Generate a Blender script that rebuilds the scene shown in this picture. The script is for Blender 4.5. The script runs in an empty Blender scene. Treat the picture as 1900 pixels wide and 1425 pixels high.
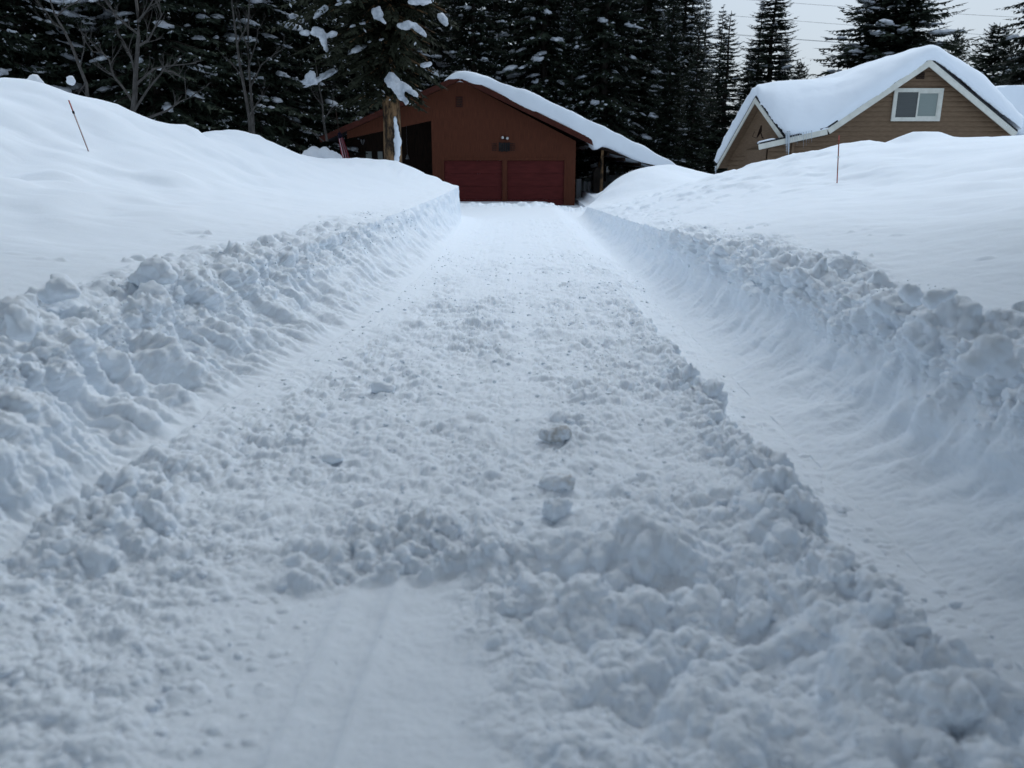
import bpy, bmesh, math, random
import numpy as np
from mathutils import Vector, Matrix, noise as mnoise

scene = bpy.context.scene
COL = scene.collection
R = math.radians
rng = np.random.default_rng(7)
random.seed(7)

# ------------------------------------------------------------------ camera
FPX, CAM_H = 1480.0, 1.65                 # focal length in photo pixels (photo 1900 wide), eye height
PITCH = math.atan((712.5 - 290.0) / FPX)
CP, SP = math.cos(PITCH), math.sin(PITCH)

def at(px, py, Y):
    """world point seen at photo pixel (px,py) on the vertical plane y = Y"""
    a = (px - 950.0) / FPX
    b = -(py - 712.5) / FPX
    dx, dy, dz = a, CP + b * SP, -SP + b * CP
    t = Y / dy
    return Vector((dx * t, Y, CAM_H + dz * t))

cam = bpy.data.cameras.new("camera")
cam.sensor_width = 36.0
cam.lens = FPX / 1900.0 * 36.0
cam.clip_start, cam.clip_end = 0.05, 2000.0
cam.dof.use_dof = True
cam.dof.focus_distance = 14.0
cam.dof.aperture_fstop = 1.6
co = bpy.data.objects.new("camera", cam)
COL.objects.link(co)
co.location = (0, 0, CAM_H)
co.rotation_euler = (math.pi / 2 - PITCH, 0, 0)
scene.camera = co

# ------------------------------------------------------------------ noise (numpy)
def _hash(ix, iy, iz, seed):
    h = (ix.astype(np.uint32) * np.uint32(374761393) + iy.astype(np.uint32) * np.uint32(668265263)
         + iz.astype(np.uint32) * np.uint32(2147483647) + np.uint32(seed) * np.uint32(1274126177))
    h ^= h >> np.uint32(13)
    h *= np.uint32(1274126177)
    h ^= h >> np.uint32(16)
    h *= np.uint32(2246822519)
    h ^= h >> np.uint32(15)
    return h

_G = rng.normal(size=(256, 3)).astype(np.float32)
_G /= np.linalg.norm(_G, axis=1)[:, None]

def perlin(x, y, z, seed=0):
    x, y, z = np.broadcast_arrays(x, y, z)
    shp = x.shape
    x = x.ravel().astype(np.float32); y = y.ravel().astype(np.float32); z = z.ravel().astype(np.float32)
    fx, fy, fz = np.floor(x), np.floor(y), np.floor(z)
    ix, iy, iz = fx.astype(np.int32), fy.astype(np.int32), fz.astype(np.int32)
    x, y, z = x - fx, y - fy, z - fz
    u, v, w = [t * t * t * (t * (t * 6 - 15) + 10) for t in (x, y, z)]
    out = np.zeros_like(x)
    for a in (0, 1):
        wa = u if a else 1 - u
        for b in (0, 1):
            wb = v if b else 1 - v
            for c in (0, 1):
                wc = w if c else 1 - w
                g = _G[_hash(ix + a, iy + b, iz + c, seed) & np.uint32(255)]
                out += wa * wb * wc * (g[:, 0] * (x - a) + g[:, 1] * (y - b) + g[:, 2] * (z - c))
    return (out * 1.5).reshape(shp)

def billow(x, y, z, seed=0, oct=4, gain=.5):
    """cauliflower-like lumps: rounded tops, sharp creases; about 0..1"""
    s = 0.; a = 1.; tot = 0.; fq = 1.
    for k in range(oct):
        s = s + a * np.abs(perlin(x * fq, y * fq, z * fq, seed + k * 17))
        tot += a; a *= gain; fq *= 2.03
    return s / tot * 2.2

def fbm(x, y, z, seed=0, oct=4, gain=.5):
    s = 0.; a = 1.; fq = 1.
    for k in range(oct):
        s = s + a * perlin(x * fq, y * fq, z * fq, seed + k * 31)
        a *= gain; fq *= 2.03
    return s

def clods(x, y, scale, seed, dens, warp=.35):
    """scattered round clods on a surface: hemispheres in the cells of a grid, height in units of a cell"""
    wx = perlin(x * 9 / scale * .12, y * 9 / scale * .12, 0 * x, seed + 5) * warp
    wy = perlin(x * 9 / scale * .12, y * 9 / scale * .12, 0 * x + 7.7, seed + 6) * warp
    X, Y = x / scale + wx, y / scale + wy
    ix, iy = np.floor(X).astype(np.int32), np.floor(Y).astype(np.int32)
    out = np.zeros_like(X)
    for a in (-1, 0, 1):
        for b in (-1, 0, 1):
            cx, cy = ix + a, iy + b
            h = _hash(cx, cy, cx * 0 + 3, seed)
            r1 = (h & np.uint32(1023)).astype(np.float32) / 1023
            r2 = ((h >> np.uint32(10)) & np.uint32(1023)).astype(np.float32) / 1023
            r3 = ((h >> np.uint32(20)) & np.uint32(1023)).astype(np.float32) / 1023
            px, py = cx + .2 + .6 * r1, cy + .2 + .6 * r2
            rad = np.where(r3 < dens, .18 + .34 * (r3 / max(dens, 1e-6)) ** 1.5, 0)
            d2 = (X - px) ** 2 + ((Y - py) * (.8 + .5 * r1)) ** 2
            t = np.clip(1 - d2 / np.maximum(rad * rad, 1e-9), 0, 1)
            out = np.maximum(out, np.where(rad > 0, rad * np.sqrt(t) * (.6 + .6 * r2), 0))
    return out

def sstep(a, b, x):
    t = np.clip((x - a) / (b - a), 0, 1)
    return t * t * (3 - 2 * t)

# ------------------------------------------------------------------ materials
def mat(name, build, rough=.7):
    m = bpy.data.materials.new(name)
    m.use_nodes = True
    nt = m.node_tree
    b = nt.nodes["Principled BSDF"]
    b.inputs["Roughness"].default_value = rough
    b.inputs["Specular IOR Level"].default_value = .12
    build(nt, b)
    return m

def nnode(nt, t, **kw):
    n = nt.nodes.new(t)
    for k, v in kw.items():
        if k in n.inputs: n.inputs[k].default_value = v
        else: setattr(n, k, v)
    return n

def coords(nt, scale=(1, 1, 1), kind="Object"):
    tc = nt.nodes.new("ShaderNodeTexCoord")
    mp = nt.nodes.new("ShaderNodeMapping")
    mp.inputs["Scale"].default_value = scale
    nt.links.new(tc.outputs[kind], mp.inputs["Vector"])
    return mp.outputs["Vector"]

def noisy(c1, c2, scale=5., stretch=(1, 1, 1), bump=0., detail=5., bdist=.01, pos=(.35, .65), rough=.7, obj_var=0.):
    def build(nt, b):
        v = coords(nt, stretch)
        n = nnode(nt, "ShaderNodeTexNoise", Scale=scale, Detail=detail, Roughness=.6)
        nt.links.new(v, n.inputs["Vector"])
        cr = nt.nodes.new("ShaderNodeValToRGB")
        cr.color_ramp.elements[0].position, cr.color_ramp.elements[1].position = pos
        cr.color_ramp.elements[0].color = (*c1, 1)
        cr.color_ramp.elements[1].color = (*c2, 1)
        nt.links.new(n.outputs["Fac"], cr.inputs["Fac"])
        out = cr.outputs["Color"]
        if obj_var:
            oi = nt.nodes.new("ShaderNodeObjectInfo")
            hs = nt.nodes.new("ShaderNodeHueSaturation")
            mr = nnode(nt, "ShaderNodeMapRange")
            mr.inputs["To Min"].default_value = 1 - obj_var
            mr.inputs["To Max"].default_value = 1 + obj_var
            nt.links.new(oi.outputs["Random"], mr.inputs["Value"])
            nt.links.new(mr.outputs["Result"], hs.inputs["Value"])
            nt.links.new(out, hs.inputs["Color"])
            out = hs.outputs["Color"]
        nt.links.new(out, b.inputs["Base Color"])
        if bump:
            bp = nnode(nt, "ShaderNodeBump", Strength=bump, Distance=bdist)
            nt.links.new(n.outputs["Fac"], bp.inputs["Height"])
            nt.links.new(bp.outputs["Normal"], b.inputs["Normal"])
    return lambda name: mat(name, build, rough)

def snow_build(col=(.825, .885, .95), bump=.55, dirt=None, sss=.15):
    def build(nt, b):
        v = coords(nt)
        n1 = nnode(nt, "ShaderNodeTexNoise", Scale=38., Detail=6., Roughness=.7)
        n2 = nnode(nt, "ShaderNodeTexNoise", Scale=230., Detail=3., Roughness=.7)
        for n in (n1, n2): nt.links.new(v, n.inputs["Vector"])
        ma = nnode(nt, "ShaderNodeMath", operation="MULTIPLY_ADD")
        nt.links.new(n2.outputs["Fac"], ma.inputs[0]); ma.inputs[1].default_value = .28
        nt.links.new(n1.outputs["Fac"], ma.inputs[2])
        bp = nnode(nt, "ShaderNodeBump", Strength=bump, Distance=.008)
        nt.links.new(ma.outputs[0], bp.inputs["Height"])
        nt.links.new(bp.outputs["Normal"], b.inputs["Normal"])
        b.inputs["Base Color"].default_value = (*col, 1)
        b.inputs["Specular IOR Level"].default_value = .12
        if sss:
            b.inputs["Subsurface Weight"].default_value = sss
            b.inputs["Subsurface Radius"].default_value = (.7, .85, 1.)
            b.inputs["Subsurface Scale"].default_value = .02
        if dirt:
            dn = nnode(nt, "ShaderNodeTexNoise", Scale=dirt[3], Detail=8., Roughness=.7)
            nt.links.new(v, dn.inputs["Vector"])
            cr = nt.nodes.new("ShaderNodeValToRGB")
            cr.color_ramp.elements[0].position, cr.color_ramp.elements[1].position = dirt[1], dirt[2]
            cr.color_ramp.elements[0].color = (*col, 1)
            cr.color_ramp.elements[1].color = (*dirt[0], 1)
            nt.links.new(dn.outputs["Fac"], cr.inputs["Fac"])
            nt.links.new(cr.outputs["Color"], b.inputs["Base Color"])
    return build

M = {}
M["snow"] = mat("snow", snow_build(), .85)
M["snow_plain"] = mat("snow_plain", snow_build(sss=0., bump=.35), .85)
M["snow_crumb"] = mat("snow_crumb", snow_build(sss=0., bump=.03), .85)
M["snow_grey"] = mat("snow_grey", snow_build(col=(.72, .75, .79), sss=0.), .85)
M["snow_dirty"] = mat("snow_dirty", snow_build(dirt=((.40, .37, .32), .46, .70, 13.)), .85)
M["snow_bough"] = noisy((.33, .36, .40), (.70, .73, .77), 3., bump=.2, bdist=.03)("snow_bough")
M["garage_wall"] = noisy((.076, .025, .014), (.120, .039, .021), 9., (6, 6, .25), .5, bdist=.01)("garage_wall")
M["garage_trim"] = noisy((.048, .014, .010), (.072, .020, .014), 6., (1, 1, 1), .3)("garage_trim")
M["garage_door"] = noisy((.078, .013, .012), (.110, .020, .018), 2., (1, 1, 6), .2, rough=.55)("garage_door")
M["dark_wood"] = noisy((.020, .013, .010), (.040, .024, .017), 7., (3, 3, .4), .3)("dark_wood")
M["log"] = noisy((.140, .094, .060), (.205, .140, .092), 5., (1, 1, 9), .4)("log")
M["white_trim"] = noisy((.58, .58, .52), (.68, .68, .62), 4., bump=.1, rough=.5)("white_trim")
M["shingle"] = noisy((.015, .017, .020), (.04, .04, .045), 20., bump=.3)("shingle")
M["bark"] = noisy((.030, .022, .016), (.27, .165, .085), 6., (1, 1, .4), 1., bdist=.06, pos=(.42, .62))("bark")
M["bark_dark"] = noisy((.018, .014, .012), (.05, .042, .036), 6., (1, 1, .4), .8, bdist=.04)("bark_dark")
M["bare_bark"] = noisy((.045, .042, .040), (.095, .088, .082), 10., (1, 1, .5), .3)("bare_bark")
M["needles"] = noisy((.016, .023, .017), (.040, .052, .034), .9, obj_var=.25, rough=.75, detail=3)("needles")
M["needles_front"] = noisy((.020, .024, .015), (.045, .050, .030), 1.6, obj_var=.1, rough=.75, detail=3)("needles_front")
M["black"] = noisy((.012, .012, .013), (.025, .024, .024), 10.)("black_metal")
M["bulb"] = noisy((.55, .55, .55), (.75, .75, .72), 10., rough=.3)("lamp_glass")
M["red_rod"] = noisy((.36, .09, .07), (.45, .13, .11), 10., rough=.5)("red_rod")
M["grey_rod"] = noisy((.40, .30, .28), (.52, .40, .38), 12., rough=.5)("grey_rod")
M["brown_rod"] = noisy((.22, .07, .05), (.30, .10, .07), 12., rough=.5)("brown_rod")
M["wire"] = noisy((.10, .11, .12), (.16, .17, .18), 3., rough=.5)("wire")
M["grey_board"] = noisy((.20, .21, .22), (.34, .35, .37), 6., (3, 3, .5), .2)("grey_board")
M["pale_curtain"] = noisy((.075, .09, .088), (.12, .135, .13), 3., (8, 1, 1))("pale_curtain")

def ice_build(nt, b):
    b.inputs["Base Color"].default_value = (.78, .85, .92, 1)
    b.inputs["Roughness"].default_value = .12
    b.inputs["Transmission Weight"].default_value = .55
    b.inputs["IOR"].default_value = 1.31
    n = nnode(nt, "ShaderNodeTexNoise", Scale=25., Detail=3.)
    bp = nnode(nt, "ShaderNodeBump", Strength=.5, Distance=.02)
    nt.links.new(n.outputs["Fac"], bp.inputs["Height"])
    nt.links.new(bp.outputs["Normal"], b.inputs["Normal"])
M["ice"] = mat("ice", ice_build)

def glass_mat(name, c1, c2):
    def build(nt, b):
        v = coords(nt, (1, 1, 30))
        w = nnode(nt, "ShaderNodeTexNoise", Scale=1.5, Detail=2.)
        nt.links.new(v, w.inputs["Vector"])
        cr = nt.nodes.new("ShaderNodeValToRGB")
        cr.color_ramp.elements[0].color = (*c1, 1); cr.color_ramp.elements[1].color = (*c2, 1)
        nt.links.new(w.outputs["Fac"], cr.inputs["Fac"])
        nt.links.new(cr.outputs["Color"], b.inputs["Base Color"])
        b.inputs["Roughness"].default_value = .12
        b.inputs["Specular IOR Level"].default_value = .5
    return mat(name, build, .12)
M["pane_dark"] = glass_mat("pane_dark", (.055, .062, .064), (.085, .095, .096))
M["pane_blind"] = glass_mat("pane_blind", (.19, .235, .22), (.25, .29, .275))

# ------------------------------------------------------------------ object helpers
def tag(o, label=None, cat=None, group=None, kind=None):
    if label: o["label"] = label
    if cat: o["category"] = cat
    if group: o["group"] = group
    if kind: o["kind"] = kind
    return o

def empty(name, loc, label, cat, group=None):
    o = bpy.data.objects.new(name, None)
    COL.objects.link(o)
    o.location = loc
    o.empty_display_size = .2
    return tag(o, label, cat, group)

def link_mesh(name, me, m, parent=None, smooth=False):
    o = bpy.data.objects.new(name, me)
    COL.objects.link(o)
    if m is not None: me.materials.append(m)
    if parent is not None:
        o.parent = parent
        o.matrix_parent_inverse = Matrix.Translation(parent.location).inverted()
    if smooth:
        me.polygons.foreach_set("use_smooth", np.ones(len(me.polygons), dtype=bool))
    return o

class MB:
    """collects verts/faces, then links them as one mesh object"""
    def __init__(self): self.v = []; self.f = []
    def add(self, vs, fs):
        n = len(self.v)
        self.v += [tuple(p) for p in vs]
        self.f += [tuple(i + n for i in f) for f in fs]
        return self
    def box(self, a, b):
        x0, y0, z0 = a; x1, y1, z1 = b
        return self.add([(x0, y0, z0), (x1, y0, z0), (x1, y1, z0), (x0, y1, z0), (x0, y0, z1), (x1, y0, z1), (x1, y1, z1), (x0, y1, z1)],
                        [(3, 2, 1, 0), (4, 5, 6, 7), (0, 1, 5, 4), (1, 2, 6, 5), (2, 3, 7, 6), (3, 0, 4, 7)])
    def prism(self, poly, d):
        """poly: list of 3-D points (planar), d: extrusion vector"""
        n = len(poly); d = Vector(d)
        poly = [Vector(p) for p in poly]
        vs = poly + [p + d for p in poly]
        return self.add(vs, [tuple(range(n)), tuple(range(2 * n - 1, n - 1, -1))] + [(i, i + n, (i + 1) % n + n, (i + 1) % n) for i in range(n)])
    def tube(self, pts, rad, sides=7, cap=True):
        pts = [Vector(p) for p in pts]
        if not hasattr(rad, "__len__"): rad = [rad] * len(pts)
        rings = []
        for i, p in enumerate(pts):
            t = (pts[min(i + 1, len(pts) - 1)] - pts[max(i - 1, 0)]).normalized()
            a = t.cross(Vector((0, 0, 1)))
            if a.length < .05: a = t.cross(Vector((1, 0, 0)))
            a.normalize(); b = t.cross(a)
            rings.append([p + (a * math.cos(2 * math.pi * k / sides) + b * math.sin(2 * math.pi * k / sides)) * rad[i] for k in range(sides)])
        vs = [q for r in rings for q in r]
        fs = []
        for i in range(len(pts) - 1):
            for k in range(sides):
                k2 = (k + 1) % sides
                fs.append((i * sides + k, i * sides + k2, (i + 1) * sides + k2, (i + 1) * sides + k))
        if cap:
            fs.append(tuple(range(sides - 1, -1, -1)))
            fs.append(tuple((len(pts) - 1) * sides + k for k in range(sides)))
        return self.add(vs, fs)
    def build(self, name, m, parent=None, smooth=False, bevel=0.):
        me = bpy.data.meshes.new(name)
        me.from_pydata(self.v, [], self.f)
        bm = bmesh.new(); bm.from_mesh(me)
        bmesh.ops.recalc_face_normals(bm, faces=bm.faces)
        if bevel:
            bmesh.ops.bevel(bm, geom=list(bm.edges), offset=bevel, segments=2, affect="EDGES", clamp_overlap=True)
        bm.to_mesh(me); bm.free()
        return link_mesh(name, me, m, parent, smooth)

def np_mesh(name, V, F, m, parent=None, smooth=True):
    """V (n,3), F (k,3 or 4)"""
    me = bpy.data.meshes.new(name)
    k = F.shape[1]
    me.vertices.add(len(V)); me.vertices.foreach_set("co", np.ascontiguousarray(V, dtype=np.float32).ravel())
    me.loops.add(F.size); me.loops.foreach_set("vertex_index", np.ascontiguousarray(F, dtype=np.int32).ravel())
    me.polygons.add(len(F)); me.polygons.foreach_set("loop_start", np.arange(0, F.size, k, dtype=np.int32))
    me.update(calc_edges=True)
    return link_mesh(name, me, m, parent, smooth)

def ico(sub=2):
    bm = bmesh.new(); bmesh.ops.create_icosphere(bm, subdivisions=sub, radius=1)
    V = np.array([v.co[:] for v in bm.verts], dtype=np.float32)
    F = np.array([[v.index for v in f.verts] for f in bm.faces], dtype=np.int32)
    bm.free()
    return V, F
ICO1, ICO2, ICO3, ICO4 = ico(1), ico(2), ico(3), ico(5)
OCT = (np.array([(1, 0, 0), (-1, 0, 0), (0, 1, 0), (0, -1, 0), (0, 0, 1), (0, 0, -.5)], dtype=np.float32),
       np.array([(0, 2, 4), (2, 1, 4), (1, 3, 4), (3, 0, 4), (2, 0, 5), (1, 2, 5), (3, 1, 5), (0, 3, 5)], dtype=np.int32))

def remesh(o, vox, disp=0., dscale=.5, smooth_it=4, fine=0., seed=0):
    """bake a voxel remesh, smoothing and noise displacement into the mesh of o (no bpy.ops)"""
    md = o.modifiers.new("r", "REMESH"); md.mode = "VOXEL"; md.voxel_size = vox
    ms = o.modifiers.new("s", "SMOOTH"); ms.iterations = smooth_it; ms.factor = .5
    dg = bpy.context.evaluated_depsgraph_get()
    me = bpy.data.meshes.new_from_object(o.evaluated_get(dg))
    o.modifiers.clear()
    old = o.data; mats = [m for m in old.materials]
    n = len(me.vertices)
    co_ = np.empty(n * 3, dtype=np.float32); me.vertices.foreach_get("co", co_)
    no_ = np.empty(n * 3, dtype=np.float32); me.vertices.foreach_get("normal", no_)
    co_ = co_.reshape(-1, 3); no_ = no_.reshape(-1, 3)
    if disp:
        d = fbm(*(co_.T / dscale), seed=seed + 3, oct=2) * disp
        if fine: d = d + (billow(*(co_.T / (dscale * .25)), seed=seed + 9, oct=3) - .3) * fine
        co_ = co_ + no_ * d[:, None]
        me.vertices.foreach_set("co", np.ascontiguousarray(co_).ravel())
    me.polygons.foreach_set("use_smooth", np.ones(len(me.polygons), dtype=bool))
    me.update()
    me.materials.clear()
    for m in mats: me.materials.append(m)
    o.data = me
    return o
# ------------------------------------------------------------------ terrain: driveway cut through deep snow
def ctl(*rows): return np.array([at(*r)[:] for r in rows], dtype=np.float64)

L_CREST = ctl((-350, 132, 14.5), (0, 163, 15), (60, 164, 15), (100, 169, 15.3), (150, 184, 15.6), (200, 194, 16), (255, 206, 16.5), (292, 229, 17),
              (314, 250, 17.3), (342, 259, 18), (385, 243, 18.6), (425, 240, 19), (462, 255, 19.5), (500, 276, 20), (550, 288, 20.5), (600, 291, 21),
              (680, 296, 21.5), (740, 301, 22), (790, 319, 22), (830, 335, 22), (848, 341, 21.8))
L_FRONT = ctl((0, 440, 7.5), (60, 442, 7.8), (0, 330, 11), (163, 280, 13.3), (150, 370, 10), (340, 340, 13), (500, 335, 16), (650, 335, 18.5), (300, 425, 9), (520, 390, 12), (-300, 450, 7))
L_TOPE = np.array([(-2.7, 0, .62), (-2.7, 2, .62), (-2.65, 4, .64), (-2.6, 6, .68), (-2.3, 8, .71), (-1.95, 11.4, .75), (-1.65, 16, .80), (-1.42, 21.6, .86)])
L_OUT = np.array([(-4, 2, .74), (-4, 5, .78), (-7, 3, 1.05), (-12, 4, 1.3), (-20, 8, 2.4), (-10, 19, 2.0), (-6, 24, 1.2), (-3.5, 24.5, .8), (-9, 24, 1.1), (-14, 23, 1.3),
                  (-20, 30, 1.0), (-10, 40, .5), (-25, 14, 2.6), (-25, 50, .6), (-5, 34, .3), (-5, 45, .2), (-8, 30, .7), (-30, 0, 1.2), (-5, -10, .9), (-30, -25, 1.),
                  (-40, 30, 1.), (-40, 80, 1.), (-5, 80, .8)])
R_CREST = ctl((1105, 371, 26), (1115, 350, 26.3), (1132, 336, 26.7), (1155, 317, 27.2), (1175, 308, 27.5), (1210, 305, 28), (1250, 306, 28), (1270, 318, 27.5), (1300, 332, 26.5),
              (1330, 337, 25), (1378, 327, 22), (1425, 307, 20), (1450, 304, 19.6), (1500, 283, 19), (1560, 272, 19), (1600, 263, 19), (1625, 265, 19), (1665, 269, 19), (1690, 256, 19.1),
              (1712, 248, 19.3), (1750, 248, 19.3), (1790, 260, 19), (1850, 254, 19), (1900, 252, 19), (2250, 250, 18))
R_FRONT = ctl((1553, 340, 15), (1900, 385, 9), (1780, 400, 9.5), (1700, 430, 8.2), (1520, 410, 10.), (1300, 374, 15.5), (1200, 366, 19), (1400, 352, 15.5), (1650, 345, 14), (1900, 320, 13), (1250, 352, 21))
R_TOPE = np.array([(2.65, 0, .60), (2.65, 2, .61), (2.65, 4, .62), (2.65, 6, .61), (2.5, 8.3, .61), (2.35, 12, .57), (2.3, 16, .43), (2.25, 21, .32), (2.3, 25, .16)])
R_OUT = np.array([(4, 2, .74), (4, 5, .80), (8, 3, 1.1), (14, 5, 1.4), (22, 10, 2.0), (5, 33, .3), (9, 30, .7), (8, 24, .75), (12, 24, 1.2), (18, 25, 1.3), (14, 32, .5), (25, 20, 1.8), (30, 35, .8),
                  (4, 42, .1), (8, 45, .3), (30, 0, 1.2), (5, -10, .9), (30, -25, 1.), (40, 30, 1.), (40, 80, 1.), (5, 80, .8)])

def behind(C, dy, dz):
    Q = C[1::2].copy(); Q[:, 1] += dy; Q[:, 2] -= dz; Q[:, 0] *= 1 + dy / C[1::2, 1]
    return Q
L_BEH = behind(L_CREST[:13], 2.6, .75); R_BEH = behind(R_CREST[10:], 2.6, .6)
class TPS:
    def __init__(s, P, lam=.002):
        s.c = P[:, :2]; n = len(P)
        K = s.k(s.c, s.c) + lam * np.eye(n)
        A = np.zeros((n + 3, n + 3)); A[:n, :n] = K; A[:n, n] = 1; A[:n, n + 1:] = s.c; A[n, :n] = 1; A[n + 1:, :n] = s.c.T
        s.w = np.linalg.solve(A, np.concatenate([P[:, 2], np.zeros(3)]))
    @staticmethod
    def k(a, b):
        d2 = ((a[:, None] - b[None]) ** 2).sum(-1)
        return .5 * d2 * np.log(d2 + 1e-9)
    def __call__(s, x, y):
        shp = x.shape; q = np.stack([np.clip(x.ravel(), -42, 42), np.clip(y.ravel(), -26, 82)], 1).astype(np.float64)
        out = np.empty(len(q))
        for i in range(0, len(q), 60000):
            p = q[i:i + 60000]
            out[i:i + 60000] = s.k(p, s.c) @ s.w[:-3] + s.w[-3] + p @ s.w[-2:]
        return out.reshape(shp)

TPSL = TPS(np.concatenate([L_CREST, L_FRONT, L_TOPE, L_OUT, L_BEH]))
TPSR = TPS(np.concatenate([R_CREST, R_FRONT, R_TOPE, R_OUT, R_BEH]))
I = np.interp
def xL(y): return I(y, [-30, 2, 3.5, 4.8, 6.9, 9, 13, 20, 22.3, 23.6, 26, 36], [-2.08, -2.06, -2.02, -1.92, -1.56, -1.33, -1.18, -1.25, -1.40, -3.5, -4.2, -4.2])
def xLt(y): return I(y, [-30, 2, 4, 6, 8, 11.4, 16, 21.8, 22.6, 23.6, 26, 36], [-2.7, -2.7, -2.65, -2.6, -2.3, -1.95, -1.65, -1.42, -1.62, -3.8, -4.6, -4.6])
def zLt(y): return I(y, [-30, 0, 4, 6, 8.5, 11.4, 16, 21.8, 24, 30], [.62, .62, .64, .68, .72, .75, .80, .86, .8, .35])
def xR(y): return I(y, [-30, 2, 12, 22, 25, 27.5, 36], [1.87, 1.87, 1.88, 1.88, 1.95, 2.75, 2.8])
def xRt(y): return I(y, [-30, 2, 6, 8.3, 12, 16, 21, 25, 27.5, 36], [2.65, 2.65, 2.65, 2.5, 2.35, 2.3, 2.25, 2.3, 3.0, 3.2])
def zRt(y): return I(y, [-30, 0, 4, 8.3, 12, 16, 21, 25, 27.5, 30], [.58, .58, .59, .61, .57, .43, .30, .16, .4, .15])

# rows: dense where the photo shows them
ys = [1.5]
while ys[-1] < 36: 
    d = ys[-1]
    ys.append(d + min(max(d * d / 1250., .0042), .0030 * d))
ys = np.array(ys)
back = [ -400, -150, -70, -40, -26, -18, -12, -8, -5, -3, -2, -1.2, -.6, -.2, .1, .35, .55, .72, .86, .97, 1.06, 1.14, 1.21, 1.27, 1.33, 1.38, 1.42, 1.46]
ys = np.concatenate([back, ys, 36 + np.cumsum(np.linspace(.12, 1.8, 45)), [90, 120, 180, 300, 600]])
nF, nD, nW = 170, 720, 150
out_d = np.concatenate([np.linspace(.008, 1.0, 80), 1.0 + np.cumsum(np.geomspace(.02, .55, 75)), [22, 34, 60, 120, 600]])
YY = ys[:, None]
def side(topx, topz, basex, basez, tps, sgn):
    tx, tz, bx = topx(ys)[:, None], topz(ys)[:, None], basex(ys)[:, None]
    o = out_d[None, :]
    X = tx + sgn * o
    Yb = np.broadcast_to(YY, X.shape)
    Zt = tps(X, Yb)
    corr = tz - tps(tx, YY)
    Z = Zt + corr * np.exp(-o / .8)
    w = np.linspace(0, 1, nW)[None, :]
    fx = (.55 * w + .25 * w ** 2 + .20 * w ** 7) if sgn < 0 else (.38 * w + .24 * w ** 2 + .38 * w ** 7)
    Xw = tx + (bx - tx) * fx
    Zw = tz + (basez - tz) * (w + .06 * np.sin(w * math.pi))
    # outermost field column first, then down the wall to its foot
    return np.concatenate([X[:, ::-1], Xw], 1), np.concatenate([Z[:, ::-1], Zw], 1)
XLs, ZLs = side(xLt, zLt, xL, .09, TPSL, -1)
XRs, ZRs = side(xRt, zRt, xR, -.16, TPSR, 1)
v = np.linspace(0, 1, nD + 2)[1:-1][None, :]
xl, xr = xL(ys)[:, None], xR(ys)[:, None]
XD = xl + (xr - xl) * v
YD = np.broadcast_to(YY, XD.shape)
edge_w = 1.42 + .05 * perlin(YD * 1.7, 0 * YD, 0 * YD + 3.3, 5) + .02 * perlin(YD * 6, 0 * YD, 0 * YD + 1.3, 6)
edge_mask = sstep(14, 7.5, YD)
ZD = -.16 * edge_mask * sstep(edge_w - .05, edge_w + .07, XD) - .16 * (1 - edge_mask) * sstep(1.3, 1.9, XD)
ZD = ZD - .16 * sstep(28.5, 33, YD) 
ZD = ZD + .05 * np.exp(-((YD - 28.2) / .6) ** 2)
ZD = ZD + .09 * sstep(.55, -.02, XD - xl) + .015 * np.exp(-(XD - xl) / .03) * 0
XX = np.concatenate([XLs, XD, XRs[:, ::-1]], 1)
ZZ = np.concatenate([ZLs, ZD, ZRs[:, ::-1]], 1)
NC = XX.shape[1]
cL, cR = XLs.shape[1], XLs.shape[1] + nD          # column ranges: [0,cL) left bank, [cL,cR) driveway, [cR,NC) right bank
P = np.stack([XX, np.broadcast_to(YY, XX.shape), ZZ], -1).astype(np.float32)
# normals
du = np.gradient(P, axis=1); dv = np.gradient(P, axis=0)
N = np.cross(du, dv); N /= np.linalg.norm(N, axis=-1)[..., None] + 1e-9
# smooth the normals across the kinks so that displaced edges do not tear
for _ in range(3):
    N[:, 1:-1] = (N[:, :-2] + 2 * N[:, 1:-1] + N[:, 2:]) / 4
k = 9
cs = np.cumsum(np.pad(N, ((0, 0), (k, k), (0, 0)), mode="edge"), 1)
N = (cs[:, 2 * k:] - cs[:, :-2 * k]); N /= np.linalg.norm(N, axis=-1)[..., None] + 1e-9


def renorm(Pq, k):
    Nq = np.cross(np.gradient(Pq, axis=1), np.gradient(Pq, axis=0))
    Nq /= np.linalg.norm(Nq, axis=-1)[..., None] + 1e-9
    for ax in (0, 1):
        pad = [(0, 0)] * 3; pad[ax] = (k + 1, k)
        c_ = np.cumsum(np.pad(Nq, pad, mode="edge"), ax)
        Nq = (c_[2 * k + 1:] - c_[:-2 * k - 1]) if ax == 0 else (c_[:, 2 * k + 1:] - c_[:, :-2 * k - 1])
    return Nq / (np.linalg.norm(Nq, axis=-1)[..., None] + 1e-9)

X, Y, Z = P[..., 0].copy(), P[..., 1].copy(), P[..., 2].copy()
O = np.zeros_like(X)
jj = np.arange(NC)[None, :]
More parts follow.
